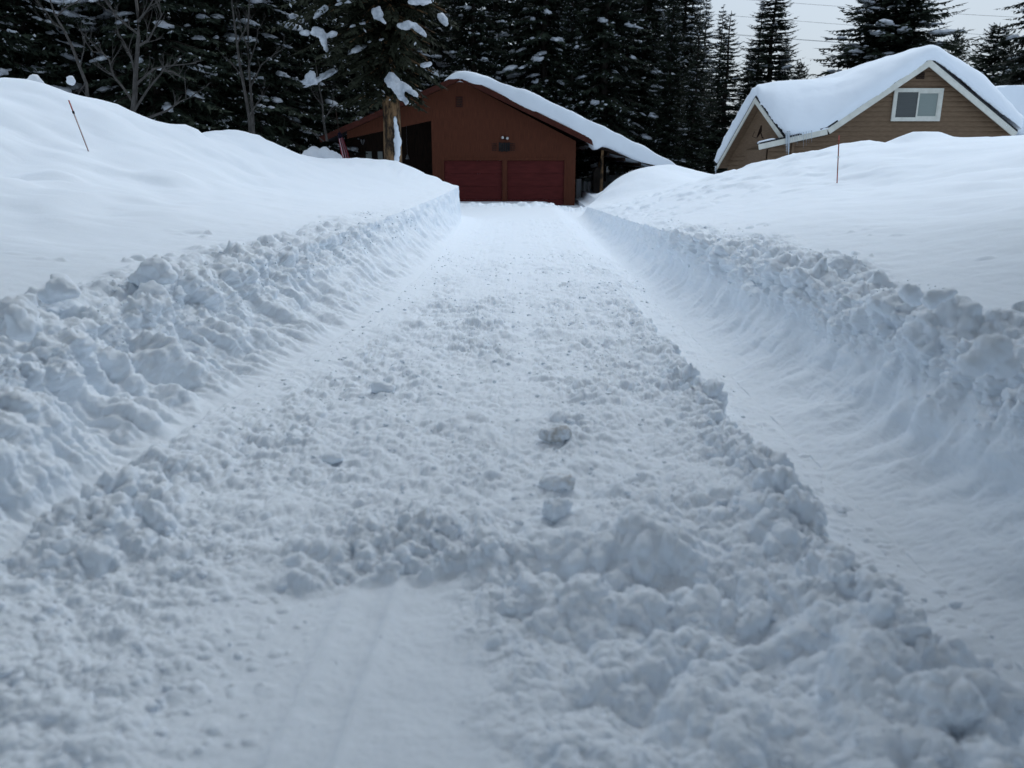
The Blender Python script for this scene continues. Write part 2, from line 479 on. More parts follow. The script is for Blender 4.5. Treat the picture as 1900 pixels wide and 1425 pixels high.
# masks
wL = np.clip((jj - (cL - nW)) / nW, 0, 1) * (jj < cL)      # 0 at the top of the left wall, 1 at its foot
wR = np.clip((cR + nW - 1 - jj) / nW, 0, 1) * (jj >= cR)
faceL = ((jj >= cL - nW) & (jj < cL)).astype(np.float32)
faceR = ((jj >= cR) & (jj < cR + nW)).astype(np.float32)
drive = ((jj >= cL) & (jj < cR)).astype(np.float32)
oL = np.where(jj < cL - nW, np.abs(X - xLt(Y)), 0)
oR = np.where(jj >= cR + nW, np.abs(X - xRt(Y)), 0)
near = sstep(26, 20, Y) * sstep(-6, 0, Y)
rimwL = .78 + .4 * perlin(Y * .8, O, O + 2.2, 61)
rimwR = .66 + .4 * perlin(Y * .8, O, O + 5.2, 62)
fadeL = 1 - .85 * sstep(7, 14, Y); fadeR = 1 - .75 * sstep(9, 16, Y)
rimL = (jj < cL) * np.where(jj < cL - nW, sstep(rimwL, rimwL * .45, oL), sstep(.5, .04, wL)) * near * fadeL
rimR = (jj >= cR) * np.where(jj >= cR + nW, sstep(rimwR, rimwR * .45, oR), sstep(.5, .08, wR)) * near * fadeR
fL, fR = faceL * near, faceR * near
hang = sstep(0, .25, wL) * sstep(1.02, .85, wL)
hangR = sstep(0, .3, wR) * sstep(1.02, .75, wR)
ledge_y = Y + .10 * perlin(X * 3.1, O, O + .7, 44) + .05 * perlin(X * 11, O, O + .7, 46) - .10 * (X + .5)
smooth_patch = sstep(.12, -.22, X + .16 * (Y - 2.) + .12 * perlin(X * 3, Y * 3, O, 47)) * sstep(-1.35, -.75, X + .15 * perlin(X * 3, Y * 3, O, 48)) * sstep(3.0, 2.90, ledge_y)
big_right = sstep(-.25, .45, X) * sstep(4.2, 2.7, Y)
front = sstep(5.5, 3., Y)
em = edge_w.mean()
trench = sstep(em, em + .12, X) * sstep(14, 7.5, Y)
churn = drive * near
amp = (.72 + .28 * sstep(-.2, .25, perlin(X * .9, Y * .6, O, 45))) * (1 - .93 * smooth_patch) * (1 - .88 * trench)
amp = amp * (1 - .42 * sstep(-.4, -1., X) * sstep(3.4, 2.8, Y))
dl = X - xL(Y)
foot = sstep(.40, .10, dl) * sstep(3.6, 4.6, Y)
amp = amp * (1 - .7 * foot)
amp = amp * (1 - .5 * sstep(6, 15, Y)) * (1 - .45 * np.exp(-((X - .1) / .14) ** 2) * sstep(3.6, 4.6, Y))
calm = .35 + .65 * sstep(-.28, .22, perlin(X * 1.6, Y * 1.3, O, 49) + .25 * sstep(.5, 1.3, np.abs(X)) + .5 * big_right - .12)
far_field = (1 - drive) * (1 - faceL) * (1 - faceR)
lip = np.exp(-((X - em + .10) / .13) ** 2) * sstep(10, 5.5, Y)
lipl = np.exp(-((X - xL(Y) - .22) / .22) ** 2) * sstep(5.5, 3.4, Y) * sstep(2.6, 3.1, Y)
led = sstep(2.93, 2.98, ledge_y) * sstep(3.7, 3.05, Y) * sstep(-1.05, -.75, X) * sstep(.15, -.2, X)

# ---------------- stage A: the large forms
D = np.zeros_like(X)
b0 = billow(X * 1.5, Y * 1.5, Z * 1.5, 14, 2, .5)
q0 = billow(X * 1.15, Y * 1.15, O, 33, 2, .5)
q1 = billow(X * 2.1 + .3 * b0, Y * 2.1, O, 31, 2, .5)
D += rimL * (b0 - .45) * .15 + rimR * (b0 - .45) * .12
D += fL * sstep(9, 4.5, Y) * (billow(X * 1.1, Y * 1.5, Z * 1.8, 17, 2, .5) - .4) * .20 * sstep(1.0, .6, wL) * sstep(0, .12, wL)
run = billow(X * .8, Y * 3.3 + .25 * perlin(X, Y, Z * 2.5, 24), Z * .8, 21, 2, .5)
D += fL * ((run - .4) * .105 * hang * (1 - .75 * sstep(5.5, 11, Y)) + fbm(X * 2.5, Y * 2.5, Z * 2.5, 22, 2, .5) * .06 * sstep(0, .12, wL) * sstep(1., .8, wL))
D += fR * ((run - .4) * .035 * hangR + fbm(X * 2.3, Y * 2.3, Z * 2.3, 27, 2) * .06 * sstep(0, .12, wR) * sstep(1., .8, wR) * (1 - .5 * sstep(8, 16, Y)) + (billow(X * 1.3, Y * 1.6, Z * 1.5, 26, 2) - .4) * .09 * sstep(8, 4, Y) * sstep(.95, .55, wR) * sstep(0, .12, wR))
D += churn * amp * ((q0 - .4) * (.045 + .17 * big_right) + (q1 - .4) * (.045 + .08 * big_right))
D += churn * lip * (.018 + (q1 - .35) * .09) + churn * lipl * (.02 + (q1 - .3) * .08)
D += churn * (-.045 * smooth_patch)
for x0, wd, hh in ((-.49, .028, .017), (-.68, .034, .015), (-.585, .03, -.006)):
    D += churn * smooth_patch * hh * np.exp(-((X - x0 - .05 * (Y - 2.3) + .01 * perlin(Y * 2, O, O, 91)) / wd) ** 2)
D += churn * led * .03 * (q1 - .2)
D += far_field * (fbm(X * .55, Y * .55, O, 51, 3, .5) * .05 * sstep(.2, 2, oL + oR) + fbm(X * 2.2, Y * 2.2, O, 52, 3, .5) * .010)
D += (jj < cL) * far_field * .07 * sstep(.05, .5, perlin(X * .9, Y * .9, Z * 1.3, 53)) * sstep(6, 9, Y) * sstep(-3.5, -5.5, X)
crestL = np.exp(-((Y - I(X, [-13, -9, -7, -4, -1.5], [15, 15.3, 17.5, 21, 22])) / 1.2) ** 2) * (jj < cL - nW)
D += (jj < cL) * far_field * (billow(X * .42, Y * .42, O, 59, 2) - .42) * .17 * sstep(-3.6, -5., X) * sstep(8, 11, Y) * sstep(30, 20, Y)
D += (jj >= cR) * far_field * (billow(X * .5, Y * .5, O, 60, 2) - .42) * .09 * sstep(4.5, 6., X) * sstep(10, 13, Y) * sstep(30, 20, Y)
D += crestL * (fbm(X * 1.6, Y * .3, O, 54, 3) * .05 + np.maximum(0, fbm(X * 3.2, Y * .5, O, 58, 2)) * .05)
crestR = np.exp(-((Y - 19.2) / 1.3) ** 2) * (X > 5)
D += crestR * (fbm(X * 1.7, Y * .3, O, 55, 3) * .06 + np.maximum(0, fbm(X * 3.6, Y * .5, O, 57, 2)) * .06)
ridge = np.exp(-((Y - 28.0 - .3 * perlin(X * .8, O, O, 92)) / .5) ** 2)
D += drive * ridge * (billow(X * 1.6, Y * 1.6, O, 93, 3) - .3) * .22
D += (jj >= cR) * far_field * near * .05 * sstep(.1, .5, fbm(X * 1.8, Y * 1.8, O, 56, 3)) * sstep(13, 16, Y) * sstep(9, 6, X)
P = P + N * D[..., None]

# ---------------- stage B: lumps and clods, pushed out along the new surface
N = renorm(P, 5)
x, y, z = P[..., 0], P[..., 1], P[..., 2]
b1 = billow(x * 3.6, y * 3.6, z * 3.6, 11, 2, .5)
bq = billow(x * 5., y * 5., z * 5., 32, 2, .5)
c1 = clods(X, Y, .19, 71, .55) * .19
c2 = clods(X, Y, .34, 72, .33) * .34
c3 = clods(X, Y, .12, 73, .5) * .12
c4 = clods(X, Y, .26, 74, .3) * .26
c5 = clods(X, Y, .055, 75, .5) * .055
sp1 = sstep(-.15, .25, perlin(X * 1.3, Y * 1.3, Z * 1.3, 15)); sp2 = sstep(-.2, .2, perlin(X * 1.1, Y * 1.1, Z * 1.1, 16))
D = rimL * ((b1 - .4) * .07 + (c1 * .5 * sp1 + c2 * .38 * sp2) * sstep(.8, .35, wL))
D += rimR * ((b1 - .4) * .075 + (c1 * .5 * sp1 + c2 * .3 * sp2) * sstep(.8, .3, wR))
D += fL * ((b1 - .4) * .04 * sstep(1.04, .8, wL) * (1 - .6 * sstep(6, 12, Y)) + (billow(x * 1.3, y * 8 + .4 * perlin(X * 2, Y * 2, Z * 4, 25), z * 1.8, 23, 2) - .4) * .055 * hang * (1 - .7 * sstep(5.5, 11, Y)))
D += fR * (b1 - .4) * .022 * sstep(1., .4, wR)
D += churn * amp * ((bq - .4) * (.022 + .028 * calm + .012 * big_right) + (c3 * .45 * sp1 + c4 * .38 * sp2) * (.25 + .75 * calm) * (1 - .35 * big_right) + c5 * .6 * (.3 + .7 * calm))
D += churn * trench * ((c5 * .35 + c3 * .3 * (perlin(X * 1.1, Y * 1.1, O, 77) > 0.1)) + fbm(X * 3, Y * 3, O, 78, 3) * .012)
D += churn * lip * ((bq - .35) * .05 + c3 * .35) + churn * lipl * ((bq - .35) * .04 + c3 * .6 + c4 * .4)
D += churn * smooth_patch * (fbm(X * 5, Y * 5, O, 79, 4) * .009 + (c5 * .8 + c3 * .35) * sstep(-.6, -1.0, X + .2 * perlin(X * 4, Y * 4, O, 80)))
D += churn * led * .04 * (bq - .3)
stray = sstep(2.0, .6, oL + oR) * near * far_field * sstep(14, 8, Y)
D += stray * c1 * .8 * (perlin(X * 1.4, Y * 1.4, O, 94) > .32)
P = P + N * D[..., None]

# ---------------- stage C: crumbly surface
N = renorm(P, 2)
x, y, z = P[..., 0], P[..., 1], P[..., 2]
b3 = billow(x * 12., y * 12., z * 12., 12, 4, .62)
rough = np.clip(1.25 * rimL + 1.25 * rimR + fL * .75 * (1 - .5 * sstep(6, 12, Y)) * sstep(1.05, .85, wL) + fR * .34 + churn * amp * (.3 + .8 * calm) * (1 - .35 * big_right) + churn * lip * .6 + churn * (lipl + led) * .5, 0, 1.3)
D = rough * (b3 - .4) * .036 * (1 - .5 * sstep(9, 18, Y))
D += far_field * near * fbm(x * 7, y * 7, z * 7, 13, 3, .6) * .0035
P = P + N * D[..., None]
# keep the foot of the banks and the driveway joined
NR = P.shape[0]
def sheet(name, j0, j1):
    Q = P[:, j0:j1]; n = j1 - j0
    idx = np.arange(NR * n).reshape(NR, n)
    F = np.stack([idx[:-1, :-1], idx[:-1, 1:], idx[1:, 1:], idx[1:, :-1]], -1).reshape(-1, 4)
    o = np_mesh(name, Q.reshape(-1, 3), F, M["snow"])
    o["kind"] = "structure"
    return o
sheet("driveway", cL - 1, cR + 1)
sheet("snow_bank", 0, cL)
sheet("snow_bank", cR, NC)

def ground_z(x, y):
    i = int(np.clip(np.searchsorted(ys, y), 0, NR - 1))
    return float(np.interp(x, P[i, :, 0], P[i, :, 2])) if np.all(np.diff(P[i, ::40, 0]) > 0) else float(P[i, np.abs(P[i, :, 0] - x).argmin(), 2])
# ------------------------------------------------------------------ conifers
def quad_leaf(base, dirv, length, width, nrm):
    """kite-shaped needle sprays: arrays (n,3) -> verts (n,4,3)"""
    side_ = np.cross(dirv, nrm); side_ /= np.linalg.norm(side_, axis=1)[:, None] + 1e-9
    mid = base + dirv * length[:, None] * .42
    return np.stack([base, mid + side_ * width[:, None], base + dirv * length[:, None], mid - side_ * width[:, None]], 1)

def make_fir(seed, h, rad, whorls, per, n_ax, droop, z0=.06, snow_p=.5, fleck=900, pad=1.0, spray=.34, shape=1.0, twig_w=.17, upturn=.25, pads_big=0., lowt=.14):
    g = np.random.default_rng(seed)
    leafV, padsV, padsF, nv = [], [], [], 0
    limbs = MB()
    for wi in range(whorls):
        t = (wi + g.uniform(-.3, .3)) / whorls
        t = min(max(t, 0.), .995)
        zc = h * (z0 + (1 - z0) * t)
        L0 = rad * ((1 - t) ** shape) * (.25 + .75 * min(1, (t + .06) / lowt)) + .12
        nb = max(3, int(per * (1 - .35 * t)))
        a0 = g.uniform(0, 6.3)
        for b in range(nb):
            az = a0 + b * 2 * math.pi / nb + g.uniform(-.35, .35)
            L = L0 * g.uniform(.62, 1.12)
            z_b = zc + g.uniform(-.5, .5) * h / whorls * .8
            up0 = .30 * t - .04 - droop * (1 - t) * .25 + g.uniform(-.08, .08)
            out = np.array([math.cos(az), math.sin(az), 0.])
            tan = np.array([-math.sin(az), math.cos(az), 0.])
            n = n_ax
            s = np.linspace(.08, 1, n)
            zz = up0 * s * L - droop * L * .55 * s ** 1.7 + upturn * L * .55 * s ** 4
            axis = out[None] * (s * L)[:, None] + np.array([0, 0, z_b])[None] + np.stack([0 * s, 0 * s, zz], 1)
            axis += tan[None] * (g.uniform(-.12, .12) * L * s ** 2)[:, None]
            dx = np.gradient(axis, axis=0); dx /= np.linalg.norm(dx, axis=1)[:, None]
            if L > .5:
                limbs.tube([axis[0] * [.0, .0, 1], axis[n // 3], axis[(2 * n) // 3]], [.018 * L + .008, .012 * L + .005, .006 * L + .003], 4, cap=False)
            # side twigs, drooping a little, in pairs
            for sg in (-1, 1):
                m = n
                ln = spray * (L ** .62) * (1.10 - .75 * s) * g.uniform(.6, 1.25, m) * np.minimum(1, s / .25 + .3)
                d = dx * g.uniform(.45, .9, m)[:, None] + sg * tan[None] * g.uniform(.55, 1.0, m)[:, None] + np.array([0, 0, -1.])[None] * g.uniform(.0, .45, m)[:, None]
                d /= np.linalg.norm(d, axis=1)[:, None]
                nr = np.array([0, 0, 1.])[None] + g.normal(size=(m, 3)) * .45
                leafV.append(quad_leaf(axis, d, ln, ln * twig_w, nr))
                # twiglets along each twig
                for q in (.35, .68):
                    pb = axis + d * (ln * q)[:, None]
                    d2 = d + g.normal(size=(m, 3)) * .55 + np.array([0, 0, -.25])[None]
                    d2 /= np.linalg.norm(d2, axis=1)[:, None]
                    l2 = ln * g.uniform(.35, .6, m)
                    leafV.append(quad_leaf(pb, d2, l2, l2 * .2, nr + g.normal(size=(m, 3)) * .3))
            # tip
            tl = np.array([spray * .6 * L ** .6])
            leafV.append(quad_leaf(axis[-1:], dx[-1:], tl, tl * .2, np.array([[0, 0, 1.]])))
            # snow pads resting on the branch
            if g.uniform() < snow_p:
                np_ = g.integers(1, 6)
                s0 = g.uniform(.35, .8)
                for q in range(np_):
                    sq = min(.98, s0 + q * .07)
                    c = axis[int(sq * (n - 1))]
                    dd = dx[int(sq * (n - 1))]
                    big = (.05 + .13 * g.uniform() ** 2) * pad * (L ** .35) * (1.7 if g.uniform() < pads_big else 1.)
                    V = ICO2[0].astype(np.float64)
                    V = V * (1 + .75 * perlin(V[:, 0] * 1.9 + nv * .37, V[:, 1] * 1.9, V[:, 2] * 1.9, 3)[:, None])
                    V = V * [big * g.uniform(.8, 1.5), big * g.uniform(.7, 1.3), big * g.uniform(.4, .75)]
                    V[:, 2] = np.where(V[:, 2] < 0, V[:, 2] * .5, V[:, 2])
                    sl_ = dd[2] / max(1e-3, math.hypot(dd[0], dd[1]))
                    V[:, 2] += V[:, 0] * np.clip(sl_, -1.2, .8)
                    W = V[:, :1] * out[None] + V[:, 1:2] * tan[None] + V[:, 2:] * np.array([0, 0, 1.])
                    padsV.append(W + c + tan * g.uniform(-.15, .15) * L + [0, 0, big * .2]); padsF.append(ICO2[1] + nv); nv += len(V)
    leaf = np.concatenate(leafV)                       # (k,4,3)
    # snow flecks clinging to twig tips
    if fleck:
        pick = g.choice(len(leaf), min(fleck, len(leaf)), replace=False)
        c = leaf[pick, 0] * .5 + leaf[pick, 2] * .5
        dirs = leaf[pick, 2] - leaf[pick, 0]
        for ci, di in zip(c, dirs):
            sz = g.uniform(.02, .055) * pad
            e = di / (np.linalg.norm(di) + 1e-6)
            V = OCT[0].astype(np.float64) * [sz * g.uniform(1, 2.6), sz, sz * .7] * (1 + g.uniform(-.3, .3, (6, 1)))
            ey = np.cross([0, 0, 1.], e); ey /= np.linalg.norm(ey) + 1e-6
            ez = np.cross(e, ey)
            W = V[:, :1] * e + V[:, 1:2] * ey + V[:, 2:] * ez
            padsV.append(W + ci + [0, 0, sz * .4]); padsF.append(OCT[1] + nv); nv += 6
    trunk = MB()
    k = 9
    trunk.tube([(.03 * math.sin(i * 1.7), .03 * math.cos(i * 2.1), h * i / k - (.6 if i == 0 else 0)) for i in range(k + 1)],
               [.011 * h * (1 - i / k) ** .9 + .012 for i in range(k + 1)], 10)
    # limbs belong to the trunk mesh
    trunk.add(limbs.v, limbs.f)
    V = leaf.reshape(-1, 3); F = np.arange(len(V)).reshape(-1, 4)
    return trunk, (V, F), (np.concatenate(padsV), np.concatenate(padsF))

FIRS = []
def fir_meshes(name, needles="needles", bark="bark_dark", **kw):
    t, c, s = make_fir(**kw)
    root = empty("fir_tree", (0, 0, 0), "", "tree")
    a = t.build("trunk", M[bark], root, smooth=True)
    b = np_mesh("crown", c[0], c[1], M[needles], root, smooth=False)
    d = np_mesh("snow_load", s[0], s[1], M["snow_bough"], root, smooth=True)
    d["kind"] = "stuff"
    a.name, b.name, d.name = "trunk", "crown", "snow_load"
    return root
protos = {
    "wide":  fir_meshes("wide", seed=1, h=20, rad=3.4, whorls=50, per=9, n_ax=16, droop=.55, snow_p=.34, fleck=1500, pad=1.1, twig_w=.23),
    "full":  fir_meshes("full", seed=2, h=18, rad=3.1, whorls=48, per=9, n_ax=16, droop=.45, snow_p=.30, fleck=1600, pad=1.0, shape=.75, twig_w=.23),
    "slim":  fir_meshes("slim", seed=3, h=16, rad=2.3, whorls=50, per=9, n_ax=14, droop=.42, snow_p=.22, fleck=1100, pad=.8, z0=.04, twig_w=.24, spray=.40, shape=.8, upturn=.45),
    "spire": fir_meshes("spire", seed=4, h=13, rad=1.95, whorls=36, per=8, n_ax=13, droop=.32, snow_p=.20, fleck=600, pad=.7, upturn=.5, twig_w=.24, spray=.38, shape=.9),
    "laden": fir_meshes("laden", seed=5, h=16, rad=5.2, whorls=42, per=12, n_ax=20, droop=.42, snow_p=.62, fleck=1700, pad=1.1, shape=.55, pads_big=.06, z0=.03, twig_w=.23, spray=.40),
    "pine":  fir_meshes("pine", seed=6, h=12, rad=2.7, whorls=30, per=9, n_ax=14, droop=.0, snow_p=.2, fleck=700, pad=.8, spray=.46, twig_w=.27, shape=.6, upturn=.6),
    "canopy": fir_meshes("canopy", seed=8, h=20, rad=4.3, whorls=38, per=11, n_ax=17, droop=.30, snow_p=.3, fleck=900, pad=1.2, shape=.5, z0=.27, twig_w=.26, spray=.45),  # high-crowned fir shaped to block skylight over the foreground from out of view
}
used_proto = set()
def plant(kind, px, Y, top=None, scale=None, rz=None, label="", group=None, x=None, name="fir_tree"):
    """top: photo row of the tree's tip (sets the scale)"""
    p = protos[kind]
    xw = x if x is not None else (px - 950) / FPX * math.hypot(1, 0) * Y * 1.0 / (CP + SP * 0) * CP
    if x is None: xw = at(px, 200, Y).x
    z = ground_z(xw, Y) - .1
    hproto = {"wide": 20, "full": 18, "slim": 16, "spire": 13, "laden": 16, "pine": 12, "canopy": 20}[kind]
    sc = scale if scale else (at(px, top, Y).z - z) / hproto
    if kind in used_proto:
        r = p.copy(); COL.objects.link(r)
        for ch in p.children:
            c = ch.copy(); COL.objects.link(c); c.parent = r
    else:
        r = p; used_proto.add(kind)
    r.location = (xw, Y, z); r.scale = (sc, sc, sc)
    r.rotation_euler = (0, 0, rz if rz is not None else random.uniform(0, 6.28))
    r.name = name
    tag(r, label, "tree", group)
    return r

# trees that stand out against the sky, each with its own look
plant("slim", 1240, 47, top=-75, label="tall dense fir whose right edge meets the sky behind the garage's roof end")
plant("spire", 1289, 45, top=-4, label="thin pointed fir at the left end of the open sky")
plant("spire", 1344, 43, top=20, label="slender sparse fir with a bare spike top standing alone against the sky").scale.xy = (1.05, 1.05)
plant("slim", 1422, 44, top=-45, scale=None, label="tall dark fir with ragged branches left of the tan cabin's snowy roof").scale.xy = (1.28, 1.28)
plant("pine", 1478, 58, top=112, label="short distant pine just showing over the cabin's low left gable")
plant("spire", 1318, 50, top=112, label="low thin fir filling the gap under the slender sparse fir")
plant("slim", 1385, 52, top=70, label="mid height fir half hidden behind the tall ragged fir")
plant("laden", 1640, 45, top=-90, label="broad fir heavy with snow pads standing right behind the cabin's main roof").scale.xy = (1.12, 1.12)
plant("pine", 1757, 60, top=50, label="small dark pine peeking over the right slope of the cabin's snowy roof")
plant("pine", 1832, 56, top=42, label="bushy pine beside the big tree at the right edge").scale.xy = (1.35, 1.35)
plant("full", 1928, 46, scale=1.2, label="large fir cut off by the right edge of the photo, behind the cabin")
plant("pine", 1800, 66, top=118, label="lowest pine tip between the two pines behind the cabin")

# the forest behind the garage and along the left
G1 = "firs packed in the forest behind the garage"
for i, (px, Y, sc, kd) in enumerate([(800, 50, 1.1, "wide"), (880, 46.8, 1.0, "full"), (960, 52, 1.05, "slim"), (1010, 48, 1.15, "wide"), (1075, 53, 1.0, "full"), (1120, 47.5, 1.1, "wide"),
                                     (1190, 51, 1.0, "full"), (1165, 58, 1.2, "slim"), (920, 58, 1.25, "wide"), (1040, 60, 1.2, "full"), (1262, 55, .85, "full"), (850, 62, 1.3, "wide"),
                                     (1330, 60, .62, "full"), (1400, 60, .60, "wide"), (1450, 66, .55, "full"), (985, 63, 1.1, "wide"), (740, 47, 1.1, "full"), (1110, 66, 1.2, "wide"), (1240, 66, .9, "wide"), (1140, 56, 1.0, "full"), (1215, 57, .95, "wide"), (1060, 46.9, .8, "slim"), (905, 66, 1.3, "full"), (1275, 62, .8, "wide"), (1010, 70, 1.3, "full"), (1170, 70, 1.2, "wide"), (1090, 60, 1.1, "full"), (780, 56, 1.2, "wide"), (1300, 70, .75, "full")]):
    plant(kd, px, Y, scale=sc, label="dark snow flecked fir among the forest rising behind the garage", group=G1)
G2 = "firs packed in the forest behind the left snow bank"
for i, (px, Y, sc, kd) in enumerate([(-60, 27, 1.0, "full"), (60, 29, 1.0, "wide"), (180, 31, .95, "full"), (290, 30, 1.0, "wide"), (395, 32, .95, "full"), (480, 34, 1.0, "wide"), (560, 36.5, 1.0, "full"),
                                     (640, 42, 1.05, "wide"), (690, 50, 1.1, "full"), (0, 36, 1.1, "wide"), (120, 38, 1.1, "full"), (235, 38, 1.1, "slim"), (340, 39, 1.1, "full"), (430, 40, 1.1, "wide"),
                                     (520, 43, 1.1, "slim"), (600, 48, 1.1, "full"), (-150, 33, 1.1, "wide"), (-30, 45, 1.2, "full"), (160, 47, 1.2, "wide"), (300, 48, 1.2, "full"), (450, 50, 1.2, "wide"), (560, 54, 1.2, "wide")]):
    plant(kd, px, Y, scale=sc, label="dark snow flecked fir in the forest along the top of the left snow bank", group=G2)

# the big tree in front of the garage
fr = fir_meshes("front", needles="needles_front", bark="bark", seed=11, h=17, rad=3.2, lowt=.26, whorls=44, per=9, n_ax=22, droop=.62, z0=.165, snow_p=.16, fleck=700, pad=.9, spray=.38, shape=.55, twig_w=.17, upturn=.12)
bx = at(728, 300, 27).x
bz = ground_z(bx, 27) - .3
fr.location = (bx, 27, at(728, 300, 27).z - .55)
tag(fr, "big dark fir with a thick brown trunk standing in front of the garage's open porch", "tree")
fr.name = "fir_tree"
for ch in fr.children:                             # the crown is fuller on the left, away from the house
    if not ch.name.startswith("trunk"):
        n_ = len(ch.data.vertices); a_ = np.empty(n_ * 3, dtype=np.float32); ch.data.vertices.foreach_get("co", a_)
        a_ = a_.reshape(-1, 3); dx_ = a_[:, 0]
        a_[:, 0] = np.where(dx_ < 0, dx_ * 1.12, dx_ * .80)
        ch.data.vertices.foreach_set("co", a_.ravel()); ch.data.update()
for ch in list(fr.children):
    if ch.name.startswith("trunk"):
        # thicken the lower trunk and give it bark plates
        me = ch.data
        for v_ in me.vertices:
            r_ = math.hypot(v_.co.x, v_.co.y)
            if r_ < .35:
                k_ = 1.55 + .12 * mnoise.noise(Vector((v_.co.x * 4, v_.co.y * 4, v_.co.z * 1.4)))
                v_.co.x *= k_; v_.co.y *= k_
# snow plastered on the right side of its trunk, and heavy pads on its boughs
def patch(parts):
    Vs, Fs, n = [], [], 0
    for (c, r3, rot) in parts:
        V = ICO3[0].astype(np.float64)
        V = V * (1 + .38 * perlin(V[:, 0] * 1.3 + c[0] * 9, V[:, 1] * 1.3, V[:, 2] * 1.3 + c[2] * 7, 8)[:, None] + .2 * perlin(V[:, 0] * 3.3 + c[0] * 9, V[:, 1] * 3.3, V[:, 2] * 3.3, 9)[:, None])
        V = V * r3
        cr_, sr_ = math.cos(rot), math.sin(rot)
        V = np.stack([V[:, 0] * cr_ - V[:, 2] * sr_, V[:, 1], V[:, 0] * sr_ + V[:, 2] * cr_], 1)
        Vs.append(V + np.array(c)); Fs.append(ICO3[1] + n); n += len(V)
    return np.concatenate(Vs), np.concatenate(Fs)
def loc(px, py, Y): return (at(px, py, Y) - fr.location)[:]
pads = []
for (px, py, Y, a, b, rot) in [(727, 150, 24.6, .20, .20, -.6), (738, 168, 24.5, .30, .13, -1.0), (750, 160, 24.6, .26, .10, -.55), (766, 172, 24.7, .2, .07, -.6), (752, 187, 24.6, .13, .07, -1.0),
                               (575, 142, 25.4, .20, .13, .9), (568, 152, 25.4, .16, .07, .3), (582, 150, 25.4, .12, .12, 0),
                               (590, 60, 25.2, .22, .13, -.3), (600, 75, 25.2, .11, .22, .2), (565, 61, 25.3, .16, .07, 0), (617, 64, 25.3, .14, .07, .2), (604, 88, 25.2, .05, .14, .2),
                               (700, 24, 24.6, .17, .17, .2), (706, 36, 24.6, .16, .06, -.6), (757, 48, 24.8, .24, .10, .3), (777, 55, 24.8, .26, .09, -.6), (742, 47, 24.8, .1, .06, 0),
                               (822, 36, 25.6, .22, .11, -.9), (780, 2, 24.8, .4, .11, 0), (790, 120, 25.8, .2, .06, .2), (595, 22, 25.3, .26, .07, .6), (545, 30, 25.8, .14, .08, -.2)]:
    pads.append((loc(px, py, Y), (a, .16, b), rot))
clus = []
for p_ in pads:                                    # touching lumps make one pad
    for c_ in clus:
        if any((Vector(p_[0]) - Vector(q_[0])).length < .42 for q_ in c_): c_.append(p_); break
    else: clus.append([p_])
for c_ in clus:
    V_, F_ = patch(c_)
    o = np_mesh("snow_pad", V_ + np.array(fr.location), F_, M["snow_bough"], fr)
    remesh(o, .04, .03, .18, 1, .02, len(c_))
pl = []
for (px, py, a) in [(733, 226, .05), (735, 238, .075), (737, 250, .10), (738, 262, .115), (738, 272, .11), (737, 282, .10), (736, 292, .075), (735, 302, .07), (735, 312, .06)]:
    pl.append((loc(px, py, 26.75), (a, .14, .17), .05))
V_, F_ = patch(pl)
tk = [ch for ch in fr.children if ch.name.startswith("trunk")][0]
o = np_mesh("snow_strip", V_ + np.array(fr.location), F_, M["snow_plain"], fr)
remesh(o, .035, .02, .2, 2)
o["label"] = "upright strip of wind blown snow stuck to the right side of the trunk"

# ------------------------------------------------------------------ bare saplings
def bare_tree(main, twigs, Y, label, r0=.05, name="bare_tree", seed=0):
    """main: photo polyline of the stem; twigs: list of polylines branching from it"""
    g = random.Random(seed)
    pts = [at(px, py, Y) for px, py in main]
    root = empty(name, pts[0], label, "tree")
    n = len(pts)
    MB().tube(pts, [r0 * (1 - .75 * i / (n - 1)) for i in range(n)], 8).build("trunk", M["bare_bark"], root, True)
    mb = MB()
    def grow(p, d, L, r, lev):
        k = 4; q = [p]
        for i in range(k):
            d = (d + Vector((g.uniform(-.2, .2), g.uniform(-.2, .2), g.uniform(-.05, .15)))).normalized()
            q.append(q[-1] + d * L / k)
        mb.tube(q, [r * (1 - .7 * i / k) for i in range(k + 1)], 5, cap=False)
        if lev:
            for _ in range(g.randint(3, 5)):
                s = g.randint(1, k)
                dd = (d + Vector((g.uniform(-.9, .9), g.uniform(-.6, .6), g.uniform(-.1, .7)))).normalized()
                grow(q[s], dd, L * g.uniform(.3, .55), r * .45, lev - 1)
    for tw in twigs:
        q = [at(px, py, Y + k * .12 * (1 if i % 2 else -1)) for i, tw_ in [(0, 0)] for k, (px, py) in enumerate(tw)]
        r = r0 * .42
        mb.tube(q, [r * (1 - .75 * i / (len(q) - 1)) for i in range(len(q))], 6, cap=False)
        for i in range(1, len(q)):
            for _ in range(2):
                d = (q[i] - q[i - 1]).normalized()
                d = (d + Vector((g.uniform(-.9, .9), g.uniform(-.6, .6), g.uniform(-.2, .7)))).normalized()
                grow(q[i].lerp(q[i - 1], g.random()), d, g.uniform(.25, .7), r * .4, 1)
    mb.build("branches", M["bare_bark"], root, True)
    return root
bare_tree([(246, 215), (250, 180), (252, 130), (257, 70), (255, 20), (248, -40), (244, -120)],
          [[(246, 188), (230, 165), (210, 140), (203, 112), (190, 98), (172, 96)], [(250, 132), (243, 105), (228, 75), (214, 55)], [(249, 205), (275, 165), (300, 135), (310, 118)],
           [(251, 158), (285, 128), (315, 122), (365, 117)], [(300, 130), (320, 133), (345, 148)], [(257, 85), (275, 75), (288, 50), (304, 22)], [(255, 62), (238, 50), (215, 30), (198, 0)],
           [(256, 40), (272, 20), (290, -10)], [(272, 220), (310, 205), (335, 188), (355, 180)]], 23.5, "grey bare sapling with forking limbs rising from the left snow bank's crest", .085, seed=1)
